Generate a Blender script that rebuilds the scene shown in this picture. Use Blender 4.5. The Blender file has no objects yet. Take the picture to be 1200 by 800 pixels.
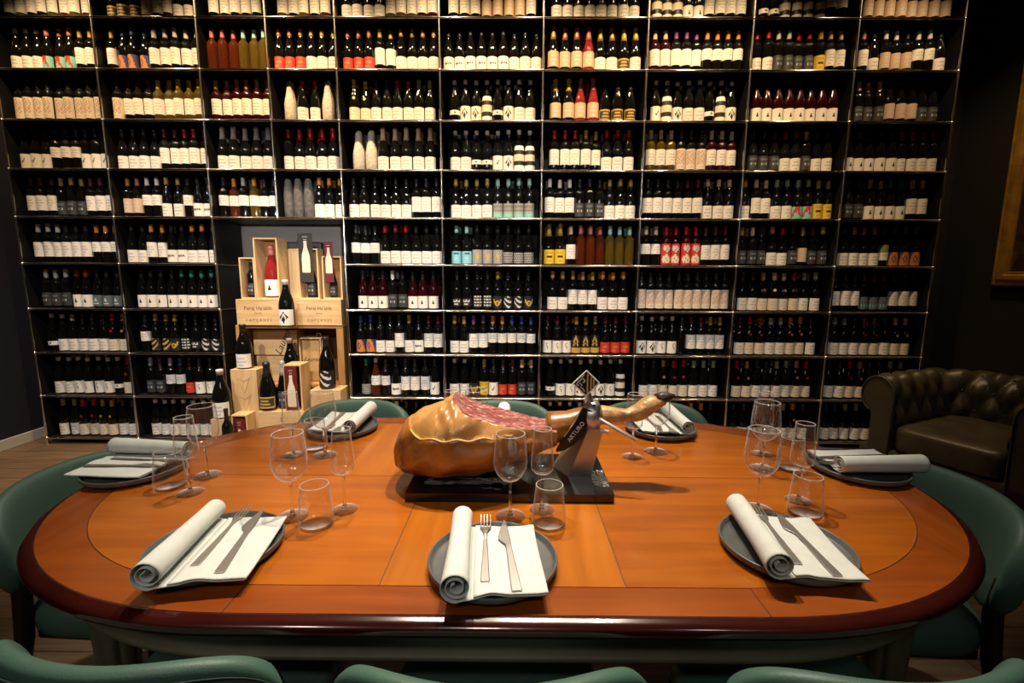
import bpy, bmesh, math, random
from mathutils import Vector, Matrix
random.seed(7)
SC = bpy.context.scene
COL = SC.collection
PI = math.pi

# ------------------------------------------------------------------ materials
MATS = {}
def mat(name, col, rough=0.5, metal=0.0, spec=0.5, coat=0.0, emit=None, trans=0.0, bump=None, var=None, sheen=0.0):
    """principled material; var=(scale, amount) mottles the colour, bump=(scale, strength)."""
    if name in MATS: return MATS[name]
    m = bpy.data.materials.new(name); m.use_nodes = True
    nt = m.node_tree; b = nt.nodes['Principled BSDF']
    b.inputs['Base Color'].default_value = (*col, 1)
    b.inputs['Roughness'].default_value = rough
    b.inputs['Metallic'].default_value = metal
    b.inputs['Specular IOR Level'].default_value = spec
    b.inputs['Coat Weight'].default_value = coat
    b.inputs['Coat Roughness'].default_value = 0.08
    b.inputs['Transmission Weight'].default_value = trans
    if sheen: b.inputs['Sheen Weight'].default_value = sheen
    tc = None
    if var or bump:
        tc = nt.nodes.new('ShaderNodeTexCoord')
    if var:
        n = nt.nodes.new('ShaderNodeTexNoise'); n.inputs['Scale'].default_value = var[0]; n.inputs['Detail'].default_value = 4
        nt.links.new(tc.outputs['Object'], n.inputs['Vector'])
        r = nt.nodes.new('ShaderNodeValToRGB')
        r.color_ramp.elements[0].position = 0.3; r.color_ramp.elements[1].position = 0.7
        lo = [c * (1 - var[1]) for c in col]; hi = [min(1, c * (1 + var[1])) for c in col]
        r.color_ramp.elements[0].color = (*lo, 1); r.color_ramp.elements[1].color = (*hi, 1)
        nt.links.new(n.outputs['Fac'], r.inputs['Fac']); nt.links.new(r.outputs['Color'], b.inputs['Base Color'])
    if bump:
        n = nt.nodes.new('ShaderNodeTexNoise'); n.inputs['Scale'].default_value = bump[0]; n.inputs['Detail'].default_value = 3
        nt.links.new(tc.outputs['Object'], n.inputs['Vector'])
        bp = nt.nodes.new('ShaderNodeBump'); bp.inputs['Strength'].default_value = bump[1]; bp.inputs['Distance'].default_value = 0.01
        nt.links.new(n.outputs['Fac'], bp.inputs['Height']); nt.links.new(bp.outputs['Normal'], b.inputs['Normal'])
    MATS[name] = m
    return m

def wood(name, c1, c2, axis='X', scale=1.0, rough=0.4, coat=0.0, bump=0.0, rand=0.0, coord='Object'):
    """grained wood, grain running along the given object axis."""
    if name in MATS: return MATS[name]
    m = bpy.data.materials.new(name); m.use_nodes = True
    nt = m.node_tree; b = nt.nodes['Principled BSDF']
    tc = nt.nodes.new('ShaderNodeTexCoord'); mp = nt.nodes.new('ShaderNodeMapping')
    s = {'X': (1.2, 14, 14), 'Y': (14, 1.2, 14), 'Z': (14, 14, 1.2)}[axis]
    mp.inputs['Scale'].default_value = [v * scale for v in s]
    nt.links.new(tc.outputs[coord], mp.inputs['Vector'])
    n = nt.nodes.new('ShaderNodeTexNoise'); n.inputs['Scale'].default_value = 2.0; n.inputs['Detail'].default_value = 8; n.inputs['Distortion'].default_value = 0.6
    nt.links.new(mp.outputs['Vector'], n.inputs['Vector'])
    r = nt.nodes.new('ShaderNodeValToRGB')
    r.color_ramp.elements[0].position = 0.32; r.color_ramp.elements[1].position = 0.68
    r.color_ramp.elements[0].color = (*c1, 1); r.color_ramp.elements[1].color = (*c2, 1)
    nt.links.new(n.outputs['Fac'], r.inputs['Fac'])
    n2 = nt.nodes.new('ShaderNodeTexNoise'); n2.inputs['Scale'].default_value = 3.5; n2.inputs['Detail'].default_value = 3
    nt.links.new(tc.outputs[coord], n2.inputs['Vector'])
    mx = nt.nodes.new('ShaderNodeMix'); mx.data_type = 'RGBA'; mx.blend_type = 'MULTIPLY'; mx.inputs['Factor'].default_value = 0.6
    r2 = nt.nodes.new('ShaderNodeValToRGB')
    r2.color_ramp.elements[0].position = 0.3; r2.color_ramp.elements[1].position = 0.7
    r2.color_ramp.elements[0].color = (0.62, 0.58, 0.55, 1); r2.color_ramp.elements[1].color = (1, 1, 1, 1)
    nt.links.new(n2.outputs['Fac'], r2.inputs['Fac'])
    nt.links.new(r.outputs['Color'], mx.inputs['A']); nt.links.new(r2.outputs['Color'], mx.inputs['B'])
    nt.links.new(mx.outputs['Result'], b.inputs['Base Color'])
    b.inputs['Roughness'].default_value = rough
    b.inputs['Coat Weight'].default_value = coat; b.inputs['Coat Roughness'].default_value = 0.12
    if bump:
        bp = nt.nodes.new('ShaderNodeBump'); bp.inputs['Strength'].default_value = bump; bp.inputs['Distance'].default_value = 0.004
        nt.links.new(n.outputs['Fac'], bp.inputs['Height']); nt.links.new(bp.outputs['Normal'], b.inputs['Normal'])
    MATS[name] = m
    return m

def clear_glass(name, tint=(0.99, 0.995, 0.995)):
    """thin clear glass: light passes straight through; the edges mirror it, with white mixed in as painted brightness."""
    m = bpy.data.materials.new(name); m.use_nodes = True
    nt = m.node_tree; nt.nodes.clear()
    o = nt.nodes.new('ShaderNodeOutputMaterial'); t = nt.nodes.new('ShaderNodeBsdfTransparent'); g = nt.nodes.new('ShaderNodeBsdfGlossy'); d = nt.nodes.new('ShaderNodeBsdfDiffuse')
    t.inputs['Color'].default_value = (*tint, 1); g.inputs['Roughness'].default_value = 0.04; d.inputs['Color'].default_value = (.85, .83, .82, 1)
    lw = nt.nodes.new('ShaderNodeLayerWeight'); lw.inputs['Blend'].default_value = .5
    def curve(power, mul, add):
        pw = nt.nodes.new('ShaderNodeMath'); pw.operation = 'POWER'; pw.inputs[1].default_value = power
        f = nt.nodes.new('ShaderNodeMath'); f.operation = 'MULTIPLY_ADD'; f.inputs[1].default_value = mul; f.inputs[2].default_value = add
        nt.links.new(lw.outputs['Facing'], pw.inputs[0]); nt.links.new(pw.outputs[0], f.inputs[0]); return f.outputs[0]
    m1 = nt.nodes.new('ShaderNodeMixShader'); m2 = nt.nodes.new('ShaderNodeMixShader')
    nt.links.new(curve(5, .9, .045), m1.inputs['Fac']); nt.links.new(t.outputs[0], m1.inputs[1]); nt.links.new(g.outputs[0], m1.inputs[2])
    nt.links.new(curve(5.5, .7, .006), m2.inputs['Fac']); nt.links.new(m1.outputs[0], m2.inputs[1]); nt.links.new(d.outputs[0], m2.inputs[2])  # diffuse white stands in for bright reflections along the edges
    nt.links.new(m2.outputs[0], o.inputs['Surface'])
    MATS[name] = m
    return m

# ------------------------------------------------------------------ mesh building
class MB:
    def __init__(s): s.v = []; s.f = []; s.m = []; s.sm = []
    def add(s, vs, fs, mi=0, smooth=False):
        o = len(s.v); s.v += [tuple(p) for p in vs]
        for k, f in enumerate(fs):
            s.f.append(tuple(i + o for i in f)); s.m.append(mi[k] if isinstance(mi, (list, tuple)) else mi); s.sm.append(smooth)
        return s
    def box(s, c, d, mi=0, rot=None):
        x, y, z = (q / 2 for q in d); c = Vector(c)
        vs = [Vector((a, b, e)) for e in (-z, z) for b in (-y, y) for a in (-x, x)]
        if rot is not None: vs = [rot @ p for p in vs]
        return s.add([p + c for p in vs], [(0, 2, 3, 1), (4, 5, 7, 6), (0, 1, 5, 4), (2, 6, 7, 3), (0, 4, 6, 2), (1, 3, 7, 5)], mi)
    def bx(s, x0, x1, y0, y1, z0, z1, mi=0):
        return s.box(((x0 + x1) / 2, (y0 + y1) / 2, (z0 + z1) / 2), (x1 - x0, y1 - y0, z1 - z0), mi)
    def lathe(s, prof, seg=24, c=(0, 0, 0), mi=0, smooth=True):
        n = len(prof); vs = []; fs = []
        for k in range(seg):
            a = 2 * PI * k / seg
            for r, z in prof: vs.append((c[0] + r * math.cos(a), c[1] + r * math.sin(a), c[2] + z))
        for k in range(seg):
            k2 = (k + 1) % seg
            for i in range(n - 1):
                q = [k * n + i, k2 * n + i, k2 * n + i + 1, k * n + i + 1]
                if prof[i][0] < 1e-7: q = [k * n + i, k2 * n + i + 1, k * n + i + 1]
                elif prof[i + 1][0] < 1e-7: q = [k * n + i, k2 * n + i, k * n + i + 1]
                fs.append(q)
        return s.add(vs, fs, mi, smooth)
    def tube(s, pts, rad, seg=10, mi=0, cap=True, smooth=True, flat=1.0):
        pts = [Vector(p) for p in pts]; n = len(pts)
        rad = rad if isinstance(rad, (list, tuple)) else [rad] * n
        up = None; vs = []; fs = []
        for i, p in enumerate(pts):
            t = (pts[min(i + 1, n - 1)] - pts[max(i - 1, 0)]).normalized()
            if up is None:
                up = Vector((0, 0, 1)) if abs(t.z) < 0.9 else Vector((0, 1, 0))
            u = (up - t * up.dot(t)).normalized(); w = t.cross(u); up = u
            for k in range(seg):
                a = 2 * PI * k / seg
                vs.append(p + u * math.cos(a) * rad[i] + w * math.sin(a) * rad[i] * flat)
        for i in range(n - 1):
            for k in range(seg):
                k2 = (k + 1) % seg
                fs.append((i * seg + k, i * seg + k2, (i + 1) * seg + k2, (i + 1) * seg + k))
        s.add(vs, fs, mi, smooth)
        if cap:
            s.add(vs[:seg], [tuple(range(seg))[::-1]], mi); s.add(vs[-seg:], [tuple(range(seg))], mi)
        return s
    def grid(s, P, mi=0, smooth=True, closeu=False, closev=False, mf=None):
        """P[i][j] rows of points."""
        n = len(P); k = len(P[0]); vs = [p for r in P for p in r]; fs = []; ms = []
        for i in range(n if closeu else n - 1):
            for j in range(k if closev else k - 1):
                i2 = (i + 1) % n; j2 = (j + 1) % k
                fs.append((i * k + j, i2 * k + j, i2 * k + j2, i * k + j2)); ms.append(mf(i, j) if mf else mi)
        return s.add(vs, fs, ms, smooth)
    def prism(s, poly, z0, z1, mi=0, smooth=False):
        """poly: xy outline, counter-clockwise."""
        n = len(poly); vs = [(x, y, z0) for x, y in poly] + [(x, y, z1) for x, y in poly]
        s.add(vs, [tuple(range(n))[::-1], tuple(range(n, 2 * n))], mi)
        return s.add(vs, [(i, (i + 1) % n, (i + 1) % n + n, i + n) for i in range(n)], mi, smooth)
    def mesh(s, name, mats):
        me = bpy.data.meshes.new(name); me.from_pydata(s.v, [], s.f)
        for m in (mats if isinstance(mats, (list, tuple)) else [mats]): me.materials.append(m)
        me.polygons.foreach_set('material_index', s.m); me.polygons.foreach_set('use_smooth', s.sm)
        me.update()
        return me
    def build(s, name, mats, parent=None, loc=(0, 0, 0), rotz=0.0, merge=False, bevel=0, fix=True):
        me = s.mesh(name, mats)
        if merge or fix:
            b = bmesh.new(); b.from_mesh(me)
            if merge: bmesh.ops.remove_doubles(b, verts=b.verts, dist=1e-5)
            bmesh.ops.recalc_face_normals(b, faces=b.faces); b.to_mesh(me); b.free()
        o = link(name, me, parent, loc, rotz)
        if bevel:
            q = o.modifiers.new('bevel', 'BEVEL'); q.width = bevel; q.segments = 2; q.limit_method = 'ANGLE'; q.angle_limit = 0.6
        return o

def link(name, data, parent=None, loc=(0, 0, 0), rotz=0.0):
    o = bpy.data.objects.new(name, data); COL.objects.link(o)
    o.location = loc; o.rotation_euler = (0, 0, rotz)
    if parent: o.parent = parent
    return o
def tag(o, label, cat, group=None, kind=None):
    o['label'] = label; o['category'] = cat
    if group: o['group'] = group
    if kind: o['kind'] = kind
    return o
def thing(name, label, cat, loc=(0, 0, 0), rotz=0.0, group=None):
    o = link(name, None, None, loc, rotz); o.empty_display_size = 0.05
    return tag(o, label, cat, group)
def copy_tree(o, parent=None):
    c = o.copy(); COL.objects.link(c); c.parent = parent
    for ch in list(o.children): copy_tree(ch, c)
    return c
def struct(o): o['kind'] = 'structure'; return o
def text_mesh(s, size, depth=0.0006, align='CENTER', shear=0.0):
    cu = bpy.data.curves.new('lettering', 'FONT'); cu.body = s; cu.size = size; cu.extrude = depth; cu.align_x = align; cu.align_y = 'CENTER'; cu.shear = shear
    cu.resolution_u = 2
    t = bpy.data.objects.new('lettering', cu); COL.objects.link(t)
    dg = bpy.context.evaluated_depsgraph_get(); me = bpy.data.meshes.new_from_object(t.evaluated_get(dg))
    bpy.data.objects.remove(t); bpy.data.curves.remove(cu)
    return me
def text(name, s, size, m, parent, loc, rot, **kw):
    me = text_mesh(s, size, **kw); me.materials.clear(); me.materials.append(m)
    o = link(name, me, parent, loc); o.rotation_euler = rot
    return o

# ------------------------------------------------------------------ camera
cam = bpy.data.cameras.new('camera'); cam.sensor_width = 36.0; cam.lens = 36.0 * 540 / 1200; cam.clip_start = 0.05
co = link('camera', cam); SC.camera = co
p_, y_, r_ = 0.1402, -0.0048, 0.0047
F = Vector((math.sin(y_) * math.cos(p_), math.cos(y_) * math.cos(p_), -math.sin(p_)))
Rt = Vector((math.cos(y_), -math.sin(y_), 0)); Up = Rt.cross(F)
R2 = Rt * math.cos(r_) + Up * math.sin(r_); U2 = -Rt * math.sin(r_) + Up * math.cos(r_)
M = Matrix((R2, U2, -F)).transposed().to_4x4(); M.translation = (3.8008, -3.5852, 1.369)
co.matrix_world = M

# ------------------------------------------------------------------ common materials
M_CHROME = mat('chrome', (0.62, 0.61, 0.6), 0.12, 1.0)
M_POST = mat('chrome_post', (0.78, 0.76, 0.73), 0.22, 1.0)
M_STEEL = mat('brushed_steel', (0.7, 0.68, 0.65), 0.38, 1.0)
M_CUTLERY = mat('cutlery_steel', (0.6, 0.58, 0.55), 0.35, 1.0)
M_BLACKMETAL = mat('black_metal_panel', (0.008, 0.008, 0.009), 0.45, 0.0, 0.3)
M_GLASS = clear_glass('clear_glass')
M_TEAL = mat('green_leather', (0.052, 0.112, 0.083), 0.5, 0, 0.4, bump=(260, 0.08), var=(3, 0.08))
M_SEAM = mat('dark_seam', (0.01, 0.03, 0.024), 0.8)
M_BLACKWOOD = mat('black_wood', (0.008, 0.007, 0.006), 0.45)
M_LINEN = mat('white_linen', (0.6, 0.615, 0.575), 0.9, 0, 0.2, bump=(500, 0.12), var=(25, 0.05))
M_PLATE = mat('grey_stoneware', (0.1, 0.101, 0.098), 0.38, bump=(300, 0.05), var=(30, 0.15))
M_PINE = wood('pale_pine', (0.62, 0.41, 0.2), (0.78, 0.56, 0.3), 'X', 1.2, 0.55)
M_PINEZ = wood('pale_pine_upright', (0.62, 0.41, 0.2), (0.78, 0.56, 0.3), 'Z', 1.2, 0.55)
M_PINE2 = wood('honey_pine', (0.45, 0.24, 0.08), (0.58, 0.33, 0.12), 'X', 1.0, 0.5)
M_INK = mat('burnt_brand_ink', (0.16, 0.09, 0.045), 0.8)
M_MAROON = mat('maroon_card', (0.12, 0.014, 0.016), 0.5)
M_DARKCARD = mat('charcoal_card', (0.03, 0.027, 0.026), 0.5)
M_CREAMPRINT = mat('cream_print', (0.72, 0.62, 0.47), 0.6)
M_WHITEPRINT = mat('white_print', (0.8, 0.78, 0.74), 0.6)

# ------------------------------------------------------------------ the room
def planks(name, cols, rough):
    m = bpy.data.materials.new(name); m.use_nodes = True
    nt = m.node_tree; b = nt.nodes['Principled BSDF']; tc = nt.nodes.new('ShaderNodeTexCoord')
    br = nt.nodes.new('ShaderNodeTexBrick'); br.offset = 0.37
    br.inputs['Scale'].default_value = 1.0; br.inputs['Brick Width'].default_value = 1.5; br.inputs['Row Height'].default_value = 0.16
    br.inputs['Mortar Size'].default_value = 0.0025; br.inputs['Mortar'].default_value = (0.02, 0.013, 0.008, 1)
    br.inputs['Color1'].default_value = (*cols[0], 1); br.inputs['Color2'].default_value = (*cols[1], 1)
    nt.links.new(tc.outputs['Object'], br.inputs['Vector'])
    mp = nt.nodes.new('ShaderNodeMapping'); mp.inputs['Scale'].default_value = (1.5, 22, 1); nt.links.new(tc.outputs['Object'], mp.inputs['Vector'])
    n = nt.nodes.new('ShaderNodeTexNoise'); n.inputs['Scale'].default_value = 2.0; n.inputs['Detail'].default_value = 6; nt.links.new(mp.outputs['Vector'], n.inputs['Vector'])
    r = nt.nodes.new('ShaderNodeValToRGB'); r.color_ramp.elements[0].position = 0.3; r.color_ramp.elements[1].position = 0.7
    r.color_ramp.elements[0].color = (0.6, 0.58, 0.56, 1); r.color_ramp.elements[1].color = (1.15, 1.12, 1.1, 1); nt.links.new(n.outputs['Fac'], r.inputs['Fac'])
    mx = nt.nodes.new('ShaderNodeMix'); mx.data_type = 'RGBA'; mx.blend_type = 'MULTIPLY'; mx.inputs['Factor'].default_value = 1.0
    nt.links.new(br.outputs['Color'], mx.inputs['A']); nt.links.new(r.outputs['Color'], mx.inputs['B'])
    nt.links.new(mx.outputs['Result'], b.inputs['Base Color']); b.inputs['Roughness'].default_value = rough
    return m
XL, XR, YB, YF, ZC = -0.2, 7.45, 0.42, -5.2, 4.0
M_FLOOR = planks('oak_plank_floor', ((0.16, 0.105, 0.065), (0.2, 0.135, 0.085)), 0.45)
M_NAVY = mat('navy_wall_paint', (0.022, 0.022, 0.038), 0.85, 0, 0.2, bump=(90, 0.05))
M_CHAR = mat('charcoal_wall_paint', (0.02, 0.0185, 0.018), 0.85, 0, 0.2, bump=(90, 0.05))
M_GREYW = mat('grey_wall_paint', (0.3, 0.29, 0.285), 0.85, 0, 0.2)
struct(MB().bx(XL - 0.1, XR + 0.1, YF - 0.1, YB + 0.1, -0.1, 0).build('floor', M_FLOOR))
struct(MB().bx(XL - 0.1, XR + 0.1, YF - 0.1, YB + 0.1, ZC, ZC + 0.1).build('ceiling', mat('dark_ceiling_paint', (0.03, 0.028, 0.026), 0.9)))
struct(MB().bx(XL - 0.1, XL, YF, YB, 0, ZC).build('wall_left', M_NAVY))
struct(MB().bx(XR, XR + 0.1, YF, YB, 0, ZC).build('wall_right', M_CHAR))
wb = MB().bx(XL - 0.1, XR + 0.1, YB, YB + 0.1, 0, ZC, 0)
wb.bx(1.45, 2.6, YB - 0.004, YB + 0.001, 0.1, 3.2, 1)
struct(wb.build('wall_back', [M_CHAR, M_GREYW]))
struct(MB().bx(XL - 0.1, XR + 0.1, YF - 0.1, YF, 0, ZC).build('wall_front', mat('dark_grey_wall_paint', (0.05, 0.048, 0.046), 0.9)))
struct(MB().bx(XL, XL + 0.014, YF, YB, 0, 0.085).build('baseboard_left', mat('white_trim_paint', (0.6, 0.58, 0.54), 0.5), bevel=0.003))

# ------------------------------------------------------------------ the rack
PX = [0, .75, 1.5, 2.0, 2.5, 3.25, 4.0, 4.75, 5.5, 6.25, 7.0]
Z0, HH, NR, DEP = 0.05, 0.35, 10, 0.36
zl = lambda k: Z0 + HH * k
rack = thing('wine_rack', 'tall modular wine rack of chrome tubes with black panels filling the back wall', 'rack', (3.5, 0.0, 0))
RX = -3.5
open_cells = {(3, 7)} | {(c, r) for c in (2, 3) for r in range(5)}
for i, x in enumerate(PX):
    k0 = 5 if i == 3 else 0
    b = MB().tube([(x + RX, 0, zl(k0)), (x + RX, 0, zl(NR))], 0.0095, 10)
    for k in range(k0, NR + 1):
        b.lathe([(0, -0.013), (0.008, -0.0105), (0.0128, -0.004), (0.0128, 0.004), (0.008, 0.0105), (0, 0.013)], 10, (x + RX, 0, zl(k)))
    if k0 == 0: b.tube([(x + RX, 0, 0.0), (x + RX, 0, zl(0))], 0.012, 10)
    u = b.build('upright', M_POST, rack)
    MB().bx(x + RX - 0.006, x + RX + 0.006, 0.008, DEP, zl(k0), zl(NR)).build('side_panel', M_BLACKMETAL, u)
for k in range(NR + 1):
    for seg_ in ([range(10)] if k >= 5 else [range(2), range(4, 10)]):
        b = MB(); t = MB()
        for i in seg_:
            b.bx(PX[i] + RX + (.008 if i == seg_[0] else -.001), PX[i + 1] + RX - (.008 if i == seg_[-1] else -.001), 0.012, DEP, zl(k) - 0.008, zl(k) + 0.006)
        t.tube([(PX[seg_[0]] + RX + 0.009, 0, zl(k)), (PX[seg_[-1] + 1] + RX - 0.009, 0, zl(k))], 0.0085, 10)
        o = b.build('shelf', M_BLACKMETAL, rack)
        t.build('rail', M_CHROME, o)
    if 0 < k < 5:   # thin rails along the niche's left partition
        MB().tube([(1.5 + RX + 0.012, 0.01, zl(k)), (1.5 + RX + 0.012, DEP, zl(k))], 0.004, 8).build('rail', M_CHROME, rack)
for i in range(10):
    b = MB()
    for r in range(NR):
        if (i, r) in open_cells: continue
        b.bx(PX[i] + RX + 0.007, PX[i + 1] + RX - 0.007, DEP - 0.012, DEP, zl(r) + 0.007, zl(r + 1) - 0.009)
    b.build('back_panel', M_BLACKMETAL, rack)

# ------------------------------------------------------------------ bottles
PROF = {
 'b': [(0, 0), (.030, 0), (.0365, .004), (.0375, .012), (.0375, .19), (.0362, .2), (.031, .21), (.022, .222), (.0165, .232), (.0145, .244), (.0138, .284), (.0152, .286), (.0152, .298), (.0135, .3), (0, .3)],
 'g': [(0, 0), (.032, 0), (.0385, .004), (.0395, .012), (.0395, .128), (.0387, .145), (.0348, .17), (.029, .195), (.0215, .22), (.0168, .24), (.0146, .262), (.014, .284), (.0155, .286), (.0155, .297), (.0138, .3), (0, .3)],
 'c': [(0, 0), (.035, 0), (.041, .004), (.0425, .012), (.0425, .12), (.0416, .14), (.037, .168), (.031, .195), (.0235, .222), (.018, .25), (.0155, .285), (.0175, .292), (.0178, .302), (.017, .312), (.012, .316), (0, .317)],
}
def prof_r(sh, z):
    P = PROF[sh][1:-1]
    for (r0, z0), (r1, z1) in zip(P, P[1:]):
        if z0 <= z <= z1 and z1 > z0: return r0 + (r1 - r0) * (z - z0) / (z1 - z0)
    return P[-1][0]
GLASSM = {'d': mat('dark_bottle_glass', (0.004, 0.004, 0.0036), 0.04, 0, 0.5), 'q': mat('bright_rose_in_glass', (0.3, 0.02, 0.025), 0.06, 0, 0.5, trans=.35), 'y': mat('white_wine_in_glass', (0.38, 0.26, 0.045), 0.05, 0, 0.5, trans=.85),
 'r': mat('rose_wine_in_glass', (0.36, 0.08, 0.028), 0.05, 0, 0.5, trans=.85), 'R': mat('pink_wine_in_glass', (0.022, 0.002, 0.004), 0.1, 0, 0.5, var=(9, 0.3))}
CAPC = {'k': ('black', (.008, .008, .009), .4), 'K': ('dark', (.013, .013, .015), .35), 'w': ('white', (.6, .58, .54), .4), 's': ('silver', (.42, .42, .43), .35), 'g': ('gold', (.42, .27, .06), .35),
 'o': ('orange', (.55, .2, .02), .4), 'r': ('red', (.42, .012, .02), .35), 'm': ('maroon', (.11, .012, .022), .4), 'b': ('blue', (.03, .07, .28), .4), 'p': ('purple', (.13, .035, .16), .4),
 't': ('aqua', (.3, .55, .52), .45), 'G': ('green', (.02, .2, .12), .4), 'c': ('copper', (.42, .17, .08), .35), 'a': ('cream', (.6, .43, .25), .45), 'l': ('sage', (.27, .32, .22), .5),
 'y': ('yellow', (.55, .4, .03), .4), 'P': ('pink', (.5, .14, .13), .4)}
CAPM = {k: mat(v[0] + '_foil', v[1], v[2], 0.25 if k in 'sgcrmb' else 0.0) for k, v in CAPC.items()}
PAL = {'W': mat('white_label_paper', (.74, .72, .68), .65), 'C': mat('cream_label_paper', (.68, .6, .47), .65), 'L': mat('beige_label_paper', (.55, .4, .28), .65), 'K': mat('black_label_ink', (.012, .012, .012), .5),
 'D': mat('charcoal_label_paper', (.035, .035, .037), .5), 'G': mat('gold_label_ink', (.5, .33, .07), .4), 'R': mat('red_label_paper', (.5, .035, .02), .55), 'B': mat('pale_blue_label_paper', (.2, .5, .62), .6),
 'N': mat('navy_label_ink', (.03, .045, .16), .55), 'O': mat('orange_label_paper', (.5, .17, .03), .55), 'Y': mat('yellow_label_paper', (.65, .46, .02), .55), 'T': mat('teal_label_ink', (.2, .52, .44), .55),
 'P': mat('rosy_label_ink', (.5, .3, .25), .6), 'g': mat('grey_label_ink', (.5, .48, .44), .6), 'E': mat('olive_label_paper', (.2, .25, .09), .6), 'S': mat('silver_label_ink', (.55, .55, .55), .4), 'M': mat('slate_label_paper', (.09, .12, .14), .5)}
PK = list(PAL); PMATS = [PAL[k] for k in PK]
TXT = ['.' * 16, '.' * 16, '.....gggggg.....', '.' * 16, '....gggggggg....', '.' * 16, '......gggg......', '.' * 16]
EMB = ['.' * 16, '.......KK.......', '......K..K......', '.....KK...K.....', '....KKK.K..K....', '....KK..KK.K....', '.....K.KKKK.....', '......KK.K......', '.' * 16, '.' * 16]
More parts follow.
